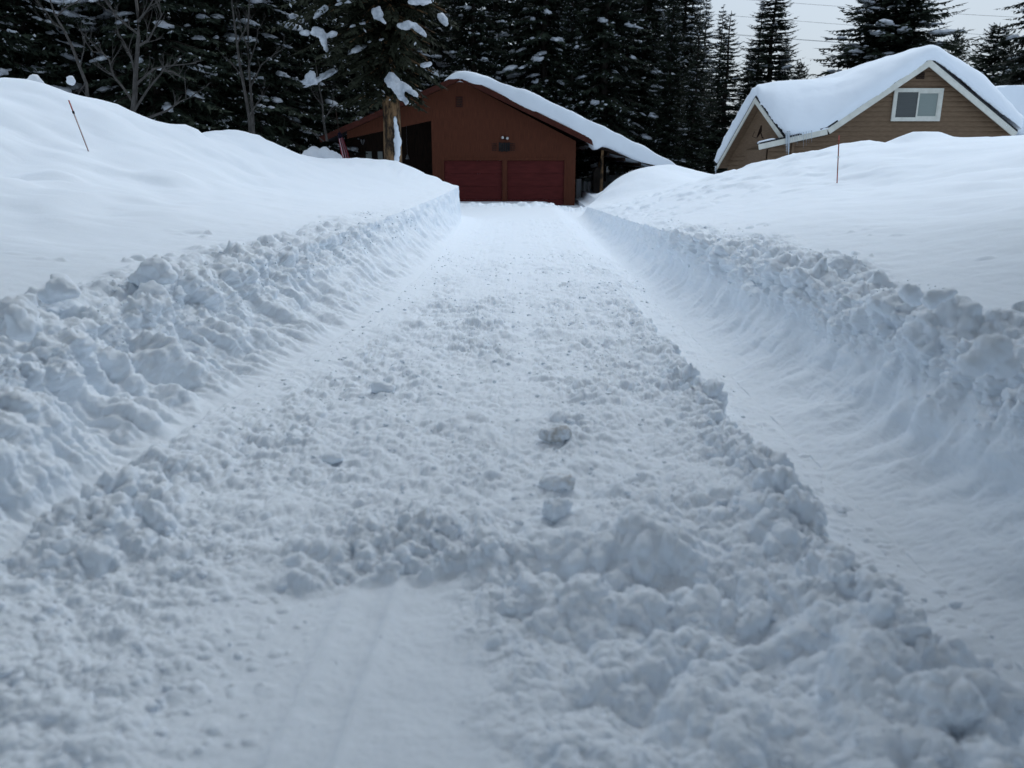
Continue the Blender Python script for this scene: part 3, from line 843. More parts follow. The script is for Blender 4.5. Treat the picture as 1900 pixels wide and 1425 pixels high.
bare_tree([(163, 185), (160, 155), (148, 125), (133, 85), (118, 55), (102, 28), (90, -10), (80, -60)],
          [[(160, 155), (150, 165), (146, 175)], [(148, 125), (155, 95), (158, 70)], [(105, 30), (125, 12), (150, 0)], [(118, 55), (100, 45), (85, 20)]], 22.5,
          "thin bare sapling leaning left above the orange tipped stake", .05, seed=2)
bare_tree([(466, 270), (463, 220), (456, 180), (445, 120), (437, 60), (430, 0), (428, -60)], [[(462, 215), (475, 195), (484, 180)], [(452, 150), (440, 130), (425, 110)], [(440, 80), (455, 55), (465, 30)]], 27,
          "left stem of a pair of pale bare saplings in the forest edge", .065, seed=3)
bare_tree([(472, 275), (468, 200), (462, 130), (460, 60), (463, 0), (462, -60)], [[(466, 160), (485, 120), (510, 100), (540, 82)], [(462, 120), (475, 80), (480, 50)], [(461, 90), (448, 60), (445, 30)]], 27.6,
          "right stem of a pair of pale bare saplings in the forest edge", .055, seed=4)
bare_tree([(607, 262), (600, 225), (598, 190), (590, 150), (585, 110)], [[(600, 225), (615, 200), (620, 180)], [(598, 195), (585, 180), (575, 160)]], 29.5,
          "short pale bare sapling left of the big fir's trunk", .045, seed=5)

# unseen firs added round the camera to shade the near end of the driveway
for x_, y_, sc, lab in [(6.0, 6.4, 1.05, "added unseen fir with a bare lower trunk, shading the driveway from the right bank"),
                        (5.8, .6, 1.0, "added unseen shade fir on the right bank level with the photographer"), (-5.6, 5.2, 1.05, "added unseen fir with a bare lower trunk, shading the driveway from the left bank"),
                        (-5.8, -.4, 1.0, "added unseen shade fir on the left bank level with the photographer"), (.6, -5.2, 1.1, "added unseen shade fir straight behind the photographer"),
                        (-6, -7, 1.1, "added unseen shade fir farther behind the photographer to the left"), (7, -6, 1.1, "added unseen shade fir farther behind the photographer to the right")]:
    plant("canopy", 0, y_, x=x_, scale=sc, label=lab)
# ------------------------------------------------------------------ red garage house
YG = 34.0
g0 = at(935, 375, YG)
house = empty("garage_house", (g0.x, YG, -.4), "low brown house with two red garage doors and an open porch at the driveway's end", "house")
def G(px, py, Y=YG): return at(px, py, Y)
def flat(pts, d, name, m, parent, bevel=0.):
    return MB().prism(pts, (0, d, 0)).build(name, m, parent, bevel=bevel)
zb = -.6
pR, pL = G(1069, 262), G(802, 224)
xl_, xr_ = G(802, 300).x, G(1068, 300).x
apex = G(855, 150)
# gable front with the two door openings left out: built from pieces butted together
dz = G(880, 298).z
d1a, d1b, d2a, d2b = G(824, 320).x, G(932, 320).x, G(941, 320).x, G(1047, 320).x
wall = MB()
T = .16
def zr(x):                                        # underside of the roof line at x on the front
    a, b = G(1069, 262), G(603, 262)
    return np.interp(x, [b.x, apex.x, a.x], [b.z, apex.z, a.z])
def panel(xa, xb, za_a, za_b, zl_a, zl_b):        # quad panel between xa..xb, tops za, bottoms zl
    wall.prism([(xa, YG, zl_a), (xb, YG, zl_b), (xb, YG, za_b), (xa, YG, za_a)], (0, T, 0))
xs = sorted([xl_, d1a, d1b, d2a, d2b, apex.x, xr_])
for a, b in zip(xs[:-1], xs[1:]):
    mid = (a + b) / 2
    open_ = (d1a < mid < d1b) or (d2a < mid < d2b)
    lo = dz if open_ else zb
    panel(a, b, zr(a), zr(b), lo, lo)
# band of the gable that runs on over the porch
o1, o2 = G(644, 257), G(606, 262)
panel(o1.x, xl_, zr(o1.x), zr(xl_), o1.z, pL.z)
# side walls and back, porch back wall
YB = 46.
wall.box((xl_ , YG + T, zb), (xl_ + T, YB, zr(xl_) - .05))
wall.box((xr_ - T, YG + T, zb), (xr_, YB, zr(xr_) - .05))
wall.box((G(606, 262).x + .3, YB, zb), (xr_, YB + T, 2.1))
wall.build("wall", M["garage_wall"], house)
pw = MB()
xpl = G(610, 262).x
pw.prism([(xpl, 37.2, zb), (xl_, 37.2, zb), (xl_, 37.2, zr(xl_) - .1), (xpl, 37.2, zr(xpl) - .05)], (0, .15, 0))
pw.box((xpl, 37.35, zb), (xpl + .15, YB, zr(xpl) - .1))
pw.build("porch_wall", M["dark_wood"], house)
# roof: two slopes as thick slabs with fascia boards
def slab(pa, pb, y0, y1, th, name, m, parent, lift=0.):
    a, b = Vector((pa.x, y0, pa.z + lift)), Vector((pb.x, y0, pb.z + lift))
    nrm = Vector((-(b - a).z, 0, (b - a).x)).normalized()
    if nrm.z < 0: nrm = -nrm
    return MB().prism([a, b, b + nrm * th, a + nrm * th], (0, y1 - y0, 0)).build(name, m, parent)
rl, rr = G(601, 263), G(1101, 270)
def under(p): return Vector((p.x, 0, p.z))
slab(under(rl), under(apex), 33.55, YB + .4, .15, "roof", M["shingle"], house, .02)
slab(under(apex), under(rr), 33.55, YB + .4, .15, "roof", M["shingle"], house, .02)
slab(under(rl), under(apex), 33.44, 33.545, .21, "fascia", M["garage_trim"], house, -.035)
slab(under(apex), under(rr), 33.44, 33.545, .21, "fascia", M["garage_trim"], house, -.035)
# doors, set back in the openings
for a, b in ((d1a, d1b), (d2a, d2b)):
    mb = MB()
    n = 4
    z0_, z1_ = zb, dz
    for i in range(n):
        za, zc = z0_ + (z1_ - z0_) * i / n, z0_ + (z1_ - z0_) * (i + 1) / n
        mb.box((a + .004, YG + .07, za + .003), (b - .004, YG + .13, zc - .003))
    mb.build("garage_door", M["garage_door"], house, bevel=.005)
tr = MB()
for a, b in ((d1a - .09, d1a), (d2b, d2b + .09)):
    tr.box((a, YG - .025, zb), (b, YG - .003, dz + .02))
tr.box((d1a - .09, YG - .027, dz + .022), (d2b + .09, YG - .003, dz + .11))
tr.box((d1b, YG - .03, zb), (d2a, YG - .003, dz + .02))
tr.build("door_trim", M["garage_wall"], house)
# gable vent with slats
va, vb = G(845.5, 179), G(859, 199)
mb = MB()
mb.box((va.x, YG - .03, vb.z), (va.x + .03, YG - .003, va.z)); mb.box((vb.x - .03, YG - .03, vb.z), (vb.x, YG - .003, va.z))
mb.box((va.x + .03, YG - .03, va.z - .03), (vb.x - .03, YG - .003, va.z)); mb.box((va.x + .03, YG - .03, vb.z), (vb.x - .03, YG - .003, vb.z + .03))
vent = mb.build("gable_vent", M["garage_trim"], house)
mb = MB()
for i in range(6):
    zc = vb.z + .05 + (va.z - vb.z - .1) * i / 5
    mb.box((va.x + .03, YG - .022, zc - .018), (vb.x - .03, YG - .008, zc + .008))
mb.build("slat", M["black"], vent)
# twin flood lamp
fl = MB(); c = G(937, 256)
fl.box((c.x - .05, YG - .05, c.z - .05), (c.x + .05, YG - .003, c.z + .03))
fl.tube([c + Vector((-.04, -.05, 0)), c + Vector((-.09, -.11, .0))], .018, 6); fl.tube([c + Vector((.04, -.05, 0)), c + Vector((.09, -.11, -.01))], .018, 6)
flo = fl.build("flood_light", M["black"], house)
for sx, pz in ((-1, .012), (1, -.012)):
    V = ICO2[0] * .058
    np_mesh("bulb", V + np.array(c + Vector((sx * .095, -.14, pz))), ICO2[1], M["bulb"], flo)
# dark slatted plaque
mb = MB(); a, b = G(925.5, 265), G(946.5, 280.5)
for i in range(5):
    xa = a.x + (b.x - a.x) * i / 5
    mb.box((xa, YG - .05, b.z - .02 * (i % 2)), (xa + (b.x - a.x) / 5 - .012, YG - .003, a.z + .015 * ((i + 1) % 2)))
for xx, s_ in ((G(917, 272).x, .1), (G(951, 272).x, .1)):
    for i in range(4):
        zc = b.z + .04 + (a.z - b.z - .08) * i / 3
        mb.box((xx - s_, YG - .03, zc - .012), (xx + s_, YG - .003, zc + .012))
mb.build("wall_plaque", M["black"], house)
# porch windows and small porch ornaments
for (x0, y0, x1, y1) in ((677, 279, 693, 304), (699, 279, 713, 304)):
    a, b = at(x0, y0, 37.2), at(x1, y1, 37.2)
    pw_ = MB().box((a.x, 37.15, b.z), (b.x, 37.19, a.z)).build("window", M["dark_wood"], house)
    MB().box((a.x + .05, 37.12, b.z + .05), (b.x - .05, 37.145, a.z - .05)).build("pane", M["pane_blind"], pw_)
# carport roof continuing the right slope at a lower pitch
cpa, cpb = G(1085, 266, 34.6), G(1262, 326, 34.6)
cpr = MB().prism([Vector((cpa.x, 34.5, cpa.z)), Vector((cpb.x, 34.5, cpb.z)), Vector((cpb.x, 34.5, cpb.z + .12)), Vector((cpa.x, 34.5, cpa.z + .12))], (0, 10.5, 0)).build("carport_roof", M["dark_wood"], house)
for i in range(6):
    s_ = (i + .5) / 6
    MB().box((cpa.x + (cpb.x - cpa.x) * s_ - .04, 34.7, cpa.z + (cpb.z - cpa.z) * s_ - .17), (cpa.x + (cpb.x - cpa.x) * s_ + .04, 44.8, cpa.z + (cpb.z - cpa.z) * s_ - .035)).build("rafter", M["dark_wood"], cpr)
for (px, Y) in ((1117, 35.0), (1112, 44.), (1180, 44.), (1215, 35.)):
    c = at(px, 300, Y)
    zt = np.interp(c.x, [cpa.x, cpb.x], [cpa.z, cpb.z]) - .02
    MB().box((c.x - .055, Y - .055, -.7), (c.x + .055, Y + .055, zt)).build("carport_post", M["bark"], house, bevel=.008)

# porch ornaments hang on the wall: things of their own
c = at(673, 263, 37.1)
orn = MB()
for sx in (-1, 1):
    orn.prism([c + Vector((sx * .015, 0, -.14)), c + Vector((sx * .10, 0, .05)), c + Vector((sx * .075, 0, .12)), c + Vector((sx * .02, 0, .06))], (0, -.03, 0))
tag(orn.build("wall_ornament", M["grey_board"]), "small pale forked ornament hanging on the dark porch wall", "ornament")
c = at(756, 292, 36.0)
b_ = MB().tube([c + Vector((0, 0, .13)), c + Vector((0, 0, .08)), c + Vector((0, 0, -.02)), c + Vector((0, 0, -.07))], [.012, .04, .07, .10], 10)
b_.tube([c + Vector((0, 0, .13)), Vector((c.x, c.y, zr(c.x) - .06))], .004, 4)
tag(b_.build("hanging_bell", M["grey_board"], smooth=True), "small pale bell shaped ornament hanging in the dark porch opening", "ornament")

# things stored under the carport
def stored(px0, py0, px1, py1, Y, name, m, label, cat, group=None, round_=False):
    a, b = at(px0, py0, Y), at(px1, py1, Y)
    if round_:
        n = 10
        w_ = abs(b.x - a.x) / 2; cx = (a.x + b.x) / 2
        pts = [(cx - w_, Y, -.6)] + [(cx - w_ * math.cos(math.pi * i / n), Y, a.z - w_ * .9 + w_ * .9 * math.sin(math.pi * i / n)) for i in range(n + 1)] + [(cx + w_, Y, -.6)]
        o = MB().prism([Vector(p) for p in pts], (0, .5, 0)).build(name, m, None, bevel=.03)
    else:
        o = MB().box((a.x, Y, -.6), (b.x, Y + .06, a.z)).build(name, m, None, bevel=.006)
    return tag(o, label, cat, group)
stored(1069.5, 332, 1078, 365, 36.2, "storage_panel", M["grey_board"], "wide grey panel standing in the carport beside the garage corner", "panel")
stored(1083, 336, 1088, 365, 36.6, "upright_board", M["grey_board"], "darker of two narrow grey boards standing under the carport", "board")
stored(1090.5, 337, 1095, 365, 36.4, "upright_board", M["grey_board"], "paler of two narrow grey boards standing under the carport", "board")
stored(1102, 310, 1119, 365, 36.0, "covered_stack", M["bark_dark"], "dark round topped covered stack beside the carport post", "stack", round_=True)

# ------------------------------------------------------------------ snow on the garage roof
def prism_snow(px_poly, y0, y1, name, m):
    pts = [at(px, py, y0) for px, py in px_poly]
    return MB().prism(pts, (0, y1 - y0, 0)).build(name, m)
roof_poly = [(822, 157), (818, 152), (824, 146), (838, 138), (855, 134), (880, 136), (906, 143), (950, 158), (1000, 179), (1060, 206), (1120, 234), (1160, 251), (1176, 264), (1218, 284), (1245, 297), (1258, 306), (1262, 322),
             (1200, 304), (1160, 288), (1117, 269), (1113, 274), (1106, 278), (1100, 274), (1098, 262), (1000, 214), (940, 184), (880, 156), (856, 146), (838, 150)]
o = prism_snow(roof_poly, 33.42, 45.5, "roof_snow", M["snow_plain"])
remesh(o, .07, .10, 1.3, 14, .012, 3)
tag(o, "thick smooth snow slab on the right slope of the garage's roof", "snow")

# ------------------------------------------------------------------ tan log cabin
YC = 30.0
cab = empty("log_cabin", (at(1700, 250, YC).x, YC, .5), "tan log sided cabin with white gable trim under deep snow", "house")
def C_(px, py, Y=YC): return at(px, py, Y)
def logwall(pts, thick, name, parent, board=.17):
    """vertical wall polygon (3-D, planar, points counter-clockwise seen from outside) built of rounded horizontal logs clipped to the outline"""
    P3 = [Vector(p) for p in pts]
    ux = None
    far = max(range(1, len(P3)), key=lambda i: math.hypot(P3[i].x - P3[0].x, P3[i].y - P3[0].y))
    ux = Vector((P3[far].x - P3[0].x, P3[far].y - P3[0].y, 0)).normalized()
    if ux.x < 0: ux = -ux
    nrm = Vector((ux.y, -ux.x, 0))
    if nrm.y > 0: nrm = -nrm
    o = P3[0]
    q = [((p - o).dot(ux), p.z) for p in P3]
    zmin, zmax = min(z for _, z in q), max(z for _, z in q)
    mb = MB()
    def span(z):
        xs_ = []
        for (x0, z0_), (x1, z1_) in zip(q, q[1:] + q[:1]):
            if (z0_ <= z < z1_) or (z1_ <= z < z0_):
                xs_.append(x0 + (x1 - x0) * (z - z0_) / (z1_ - z0_))
        return (min(xs_), max(xs_)) if len(xs_) >= 2 else None
    z = zmin
    prof = [(0., .0), (.12, .014), (.35, .023), (.65, .023), (.88, .014), (1., .0)]
    while z < zmax - .02:
        z2 = min(z + board, zmax)
        rows_ = []
        for t, d in prof:
            zz = z + (z2 - z) * t
            s = span(min(max(zz, zmin + 1e-4), zmax - 1e-4))
            if s: rows_.append((zz, d, s))
        vs, fs = [], []
        for zz, d, s in rows_:
            for xx in s: vs.append(Vector((o.x, o.y, 0)) + ux * xx + nrm * d + Vector((0, 0, zz)))
        for i in range(len(rows_) - 1): fs.append((2 * i, 2 * i + 1, 2 * i + 3, 2 * i + 2))
        mb.add(vs, fs)
        z = z2
    n = len(P3)
    back = [p - nrm * .01 for p in P3]
    mb.prism(back, -nrm * thick)
    return mb.build(name, M["log"], parent)
zc0 = .3
front = [C_(1425, 276), C_(1538, 250), C_(1725, 120), C_(1882, 248)]
fx = [Vector((front[0].x, YC, zc0)), Vector((front[3].x, YC, zc0))]
logwall([fx[0], fx[1], front[3], front[2], front[1], front[0]], .15, "wall", cab)
MB().box((front[0].x, YC + .02, zc0), (front[0].x + .15, YC + 4.5, front[0].z - .02)).build("wall", M["log"], cab)
MB().box((front[3].x - .15, YC + .17, zc0), (front[3].x, YC + 9.5, front[3].z - .05)).build("wall", M["log"], cab)
# wing gable on the left, facing left and seen at a slant
wa, wr, wl = at(1403, 181, 31.2), at(1457, 257, 29.75), at(1330, 310, 34.4)
dirw = (wl - wr); dirw.z = 0; dirw.normalize()
inw = Vector((-dirw.y, dirw.x, 0)); inw = inw if inw.x > 0 else -inw
setb = inw * .32
wlw = wl - dirw * .35 + setb; wrw = wr + dirw * .05 + setb
zl2 = np.interp(.35, [0, (Vector((wa.x - wl.x, wa.y - wl.y, 0))).length], [wl.z, wa.z])
logwall([Vector((wrw.x, wrw.y, zc0)), Vector((wlw.x, wlw.y, zc0)), Vector((wlw.x, wlw.y, zl2 - .06)), wa + setb - Vector((0, 0, .1)), Vector((wrw.x, wrw.y, wr.z - .03))], .12, "wall", cab)
# white boards along the rakes
def board(p, q, w0, thick, name, m, parent, outv, drop=0.):
    p, q = Vector(p), Vector(q)
    t = (q - p).normalized()
    dn = Vector((0, 0, -1)); dn = (dn - t * dn.dot(t)).normalized()
    a = [p + dn * drop, q + dn * drop, q + dn * (w0 + drop), p + dn * (w0 + drop)]
    return MB().prism(a, outv * thick).build(name, m, parent, bevel=.006)
YF = YC - .32
def Fp(px, py): return at(px, py, YF)
fa, fb, fc, fd = Fp(1725, 110), Fp(1534, 239.5), Fp(1406.5, 268), Fp(1887, 245.5)
outv = Vector((0, -1, 0))
board(fa, fb, .20, .05, "rake_board", M["white_trim"], cab, outv)
board(fb, fc, .19, .05, "rake_board", M["white_trim"], cab, outv * 1.04)
board(fa, fd, .20, .052, "rake_board", M["white_trim"], cab, outv)
ow = -inw
board(wa - setb * 0, wl, .13, .05, "rake_board", M["white_trim"], cab, ow)
board(wa - setb * 0, wr, .15, .052, "rake_board", M["white_trim"], cab, ow)
# roof decks (dark shingle edge shows between the board and the snow)
def deck(p, q, back, th, lift):
    p, q = Vector(p), Vector(q)
    up = Vector((0, 0, 1))
    return MB().prism([p + up * lift, q + up * lift, q + up * (lift + th), p + up * (lift + th)], back).build("roof", M["shingle"], cab)
bk = Vector((0, 9.5, 0))
yf2 = Vector((0, -.03, 0))
deck(fa + yf2, fb + yf2, bk, .07, .005); deck(fb + yf2, fc + yf2 + Vector((.06, 0, .0)), Vector((0, .42, 0)), .06, .005); deck(fa + yf2, fd + yf2, bk, .07, .007)
wb = inw * 5.5
deck(wa - inw * .03, wl - inw * .03, wb, .06, .005); deck(wa - inw * .03, wr - inw * .03, wb, .06, .007)
for q_ in (wl, wr):
    MB().prism([wa - Vector((0, 0, .05)) + inw * .012, q_ - Vector((0, 0, .05)) + inw * .012, q_ - Vector((0, 0, .012)) + inw * .012, wa - Vector((0, 0, .012)) + inw * .012], inw * .45).build("soffit", M["log"], cab)
MB().prism([fb + Vector((0, .02, -.05)), fc + Vector((.06, .02, -.05)), fc + Vector((.06, .02, -.01)), fb + Vector((0, .02, -.01))], (0, .40, 0)).build("soffit", M["log"], cab)
# soffit returns (tan)
MB().prism([fa + Vector((0, .02, -.06)), fb + Vector((0, .02, -.06)), fb + Vector((0, .02, -.02)), fa + Vector((0, .02, -.02))], (0, .30, 0)).build("soffit", M["log"], cab)
MB().prism([fa + Vector((0, .02, -.06)), fd + Vector((0, .02, -.06)), fd + Vector((0, .02, -.02)), fa + Vector((0, .02, -.02))], (0, .30, 0)).build("soffit", M["log"], cab)
# window
a, b = C_(1657, 163.5), C_(1743, 226)
ww = b.x - a.x; x0 = C_(1656.5, 180).x; x1 = C_(1747.5, 180).x
z1, z0_ = C_(1700, 164).z, C_(1700, 225).z
fw = .13
mb = MB()
mb.box((x0, YC - .09, z0_), (x0 + fw, YC - .04, z1)); mb.box((x1 - fw, YC - .09, z0_), (x1, YC - .04, z1))
mb.box((x0 + fw, YC - .09, z1 - fw), (x1 - fw, YC - .04, z1)); mb.box((x0 + fw, YC - .09, z0_), (x1 - fw, YC - .04, z0_ + fw))
win = mb.build("window", M["white_trim"], cab)
xm = C_(1701, 195).x
mb = MB()
mb.box((xm - .025, YC - .085, z0_ + fw), (xm + .025, YC - .045, z1 - fw))
for (xa, xb, pm, dd) in ((x0 + fw, xm - .025, "pane_dark", .055), (xm + .025, x1 - fw, "pane_blind", .06)):
    MB().box((xa, YC - dd, z0_ + fw), (xb, YC - dd + .012, z1 - fw)).build("pane", M[pm], win)
mb.box((xm + .025, YC - .08, z0_ + fw), (x1 - fw, YC - .062, z0_ + fw + .04)); mb.box((xm + .025, YC - .08, z1 - fw - .04), (x1 - fw, YC - .062, z1 - fw))
mb.box((x1 - fw - .04, YC - .08, z0_ + fw + .04), (x1 - fw, YC - .062, z1 - fw - .04))
mb.build("sash", M["white_trim"], win)
# gable vent
a, b = C_(1700, 134), C_(1713, 147)
mb = MB()
for i in range(4):
    zc = b.z + (a.z - b.z) * (i + .5) / 4
    mb.box((a.x, YC - .07, zc - .025), (b.x, YC - .04, zc + .02))
mb.build("gable_vent", M["dark_wood"], cab)
# small dish on the wing gable
dc = at(1413, 244, 30.9) - inw * .0
dv_ = at(1413, 244, 30.6)
V = ICO2[0].astype(np.float64); V = V[:, [0, 1, 2]] * [.06, .20, .26]
mb = MB()
ring = [dv_ + Vector((-.10 + .05 * math.cos(t) + .07 * math.sin(t), .14 * math.cos(t), .24 * math.sin(t))) for t in np.linspace(0, 2 * math.pi, 19)[:-1]]
ctr = dv_ + Vector((-.02, 0, 0))
mb.add([ctr] + ring, [(0, 1 + i, 1 + (i + 1) % 18) for i in range(18)])
mb.add([ctr + Vector((.03, .0, 0))] + [p + Vector((.03, .01, 0)) for p in ring], [(0, 1 + (i + 1) % 18, 1 + i) for i in range(18)])
mb.tube([ctr + Vector((0, 0, -.05)), ctr + Vector((.10, .1, -.22)), ctr + Vector((.2, .35, -.22))], .022, 6)
mb.tube([ring[13], ring[13] + Vector((-.16, -.05, .06)), ctr + Vector((-.25, -.05, 0))], .012, 5)
mb.build("dish", M["dark_wood"], cab)

# ------------------------------------------------------------------ snow on the cabin roof
def curve(pts, n):
    pts = np.array(pts, dtype=np.float64)
    s = np.concatenate([[0], np.cumsum(np.linalg.norm(np.diff(pts[:, :2], axis=0), axis=1))]); s /= s[-1]
    return np.stack([np.interp(np.linspace(0, 1, n), s, pts[:, k]) for k in range(pts.shape[1])], 1)
YS = YF - .06
segF = [(1406, 178, 31.0), (1432, 214, 30.3), (1458, 247, 29.7), (1490, 246, YS), (1534, 234, YS), (1630, 167.5, YS), (1725, 103, YS), (1805, 173, YS), (1886, 241, YS)]
segT = [(1402, 157, 31.6), (1432, 151, 31.4), (1475, 149, 31.5), (1500, 148, 31.5), (1556, 144, 31.4), (1640, 112, 30.8), (1727, 81, 30.3), (1815, 130, 30.3), (1897, 216, 30.2)]
u_f = [0, .1, .2, .27, .38, .55, .72, .86, 1.]
def chan(seg, k, u): return np.interp(u, u_f, [p[k] for p in seg])
nu, nv_ = 150, 26
U = np.linspace(0, 1, nu)
grid = np.zeros((nu, nv_ + 8, 3))
kern = np.hanning(13); kern /= kern.sum()
def smooth1(a): return np.convolve(np.pad(a, 6, mode="reflect", reflect_type="odd"), kern, mode="valid")
Tc = [smooth1(chan(segT, k, U)) for k in range(3)]
Fc = [chan(segF, k, U) for k in range(3)]
for i in range(nu):
    A = at(Fc[0][i], Fc[1][i], Fc[2][i]); B = at(Tc[0][i], Tc[1][i], Tc[2][i])
    for j in range(nv_):
        t = j / (nv_ - 1)
        th = t * math.pi / 2
        lin = np.interp(U[i], [.0, .22, .45, .6, 1], [.45, .5, .35, .05, .0])
        sz = (1 - lin) * math.sin(th) ** .9 + lin * t
        sy = (1 - lin) * (1 - math.cos(th)) + lin * t
        grid[i, j] = (A.x + (B.x - A.x) * t, A.y + (B.y - A.y) * sy - .10 * math.sin(math.pi * t) ** .7, A.z + (B.z - A.z) * sz)
    for j in range(8):
        t = (j + 1) / 8
        fall = np.interp(U[i], [0, .35, .6, 1], [2.2, 1.0, .1, .3])
        grid[i, nv_ + j] = (B.x, B.y + t * np.interp(U[i], [0, .35, .6, 1], [2.6, 5, 8.5, 8.5]), B.z - fall * t ** 1.3)
# close underneath
V = grid.reshape(-1, 3); nj = nv_ + 8
bot = V.copy()
bot[:, 2] = np.minimum(bot[:, 2] - .35, np.repeat(grid[:, 0, 2], nj) - .0)
bot[:, 2] = np.where(np.tile(np.arange(nj), nu) == 0, bot[:, 2], bot[:, 2])
# underside follows the front edge height so nothing hangs below the roof boards
idx = np.arange(nu * nj).reshape(nu, nj); off = nu * nj
Fs = [np.stack([idx[:-1, :-1], idx[1:, :-1], idx[1:, 1:], idx[:-1, 1:]], -1).reshape(-1, 4),
      np.stack([idx[:-1, :-1], idx[:-1, 1:], idx[1:, 1:], idx[1:, :-1]], -1).reshape(-1, 4) + off]
def strip(e): return np.stack([e[:-1], e[1:], e[1:] + off, e[:-1] + off], -1)
Fs += [strip(idx[:, 0])[:, ::-1], strip(idx[:, -1]), strip(idx[0, :]), strip(idx[-1, :])[:, ::-1]]
bot2 = bot.reshape(nu, nj, 3); bot2[:, 0] = grid[:, 0] + [0, .02, -.0]
bot2[:, 0, 2] = grid[:, 0, 2] - .012
VV = np.concatenate([V, bot2.reshape(-1, 3)]); FF = np.concatenate(Fs)
mb = MB(); mb.add(VV.tolist(), [tuple(int(q) for q in f) for f in FF])
# north slope of the wing, seen edge on along the left rake
wn = [wa + Vector((0, 0, .07)), wl + Vector((0, 0, .08))]
left_poly = [at(1405, 177, 31.2), at(1330.5, 304, 34.35), at(1326.5, 296, 34.4), at(1345, 252, 33.6), at(1372, 203, 32.4), at(1397, 162, 31.4)]
mb.prism([p - inw * .05 for p in left_poly], inw * 5.2)
# snowed roof of the rear wing on the right
yr = 33.0
mb.prism([at(1836, 200, yr), at(1842, 163, yr), at(1870, 157, yr), at(1990, 160, yr), at(2100, 172, yr), at(2100, 250, yr), at(1895, 250, yr)], (0, 4, 0))
o = mb.build("roof_snow", M["snow_plain"])
remesh(o, .06, .05, 1.1, 8, .008, 5)
tag(o, "deep rounded snow blanket over the tan cabin's gables", "snow")
# little strip of snow on the porch board's left end
mb = MB()
pp = [(1409, 267), (1412, 262), (1425, 258.5), (1438, 256.5), (1441, 259), (1425, 263.5)]
mb.prism([at(px, py, YF - .02) for px, py in pp], (0, .35, 0))
o = mb.build("roof_snow", M["snow_plain"]); remesh(o, .025, .01, .3, 3)
tag(o, "thin snow strip on the left tip of the cabin's white porch board", "snow")
# icicles
def icicle(px, py0, py1, Y, r, label, group=None, lean=0.):
    p0, p1 = at(px, py0, Y), at(px + lean, py1, Y)
    p1 = Vector((p1.x, Y, p1.z))
    n = 9
    pts = [p0.lerp(p1, i / n) for i in range(n + 1)]
    o = MB().tube(pts, [r * (1 - (i / n) ** .8 * .9) * (1 + .18 * math.sin(i * 2.7 + px)) for i in range(n + 1)], 8).build("icicle", M["ice"], None, True)
    return tag(o, label, "icicle", group)
icicle(1463, 243, 298, YF - .10, .075, "largest icicle, reaching from the cabin's valley down to the bank")
icicle(1459, 246, 286, YF - .12, .035, "long thin icicle just left of the cabin's largest icicle")
icicle(1328, 308, 337, 34.3, .045, "icicle hanging from the left end of the cabin's small gable")
random.seed(3)
for i, px in enumerate([1470, 1475, 1479, 1484, 1488, 1491, 1496, 1501, 1506]):
    y0 = np.interp(px, [1458, 1534], [252, 236])
    icicle(px, y0, y0 + random.uniform(12, 30), YF - .10, random.uniform(.010, .017), "tiny icicle in the row along the cabin's white porch board", "row of tiny icicles on the porch board")
# ------------------------------------------------------------------ stakes, flag, wires, snow lumps
def stake(top, bot, Y, label, bands, r=.0105):
    a, b = at(*bot, Y), at(*top, Y)
    root = empty("snow_stake", a, label, "stake")
    d = b - a
    for (t0, t1, m, nm, rr) in bands:
        MB().tube([a + d * t0, a + d * t1], r * rr, 8).build(nm, M[m], root, True)
    return root
stake((127.5, 186), (163.5, 279), 13.3, "leaning grey stake with a red tip stuck in the left snow mound",
      [(-.25, .74, "grey_rod", "rod", 1.), (.7405, 1., "red_rod", "tip", 1.05), (.735, .785, "black", "band", 1.7)])
stake((1557, 251), (1553, 341), 15., "upright brown stake with a red tip stuck in the right snow bank",
      [(-.25, .22, "red_rod", "rod", 1.), (.2205, .9, "brown_rod", "rod", 1.), (.9005, 1., "red_rod", "tip", 1.1), (.53, .57, "bulb", "band", 1.9)])

# flag drooping on its pole
YFl = 29.0
pa, pb = at(642, 330, YFl), at(623, 205, YFl)
flag = empty("flag", pa, "drooping red and white striped flag on a pole at the porch", "flag")
MB().tube([pa, pb], .014, 7).build("pole", M["dark_wood"], flag, True)
nU, nV = 30, 40
Vf = []
top_, bot_ = (628.5, 247), (643, 301)
for j in range(nV):
    t = j / (nV - 1)
    for i in range(nU):
        s = i / (nU - 1)
        wdt = np.interp(t, [0, .25, .6, 1], [5, 9, 12, 13])
        px = top_[0] + (bot_[0] - top_[0]) * t + (s - .45) * wdt
        y_off = .07 * math.sin(s * 16 + t * 2) * (.4 + t)
        p = at(px, top_[1] + (bot_[1] - top_[1]) * t - s * 3, YFl - .05 + y_off)
        Vf.append(p[:])
idx = np.arange(nU * nV).reshape(nV, nU)
Ff = np.stack([idx[:-1, :-1], idx[:-1, 1:], idx[1:, 1:], idx[1:, :-1]], -1).reshape(-1, 4)
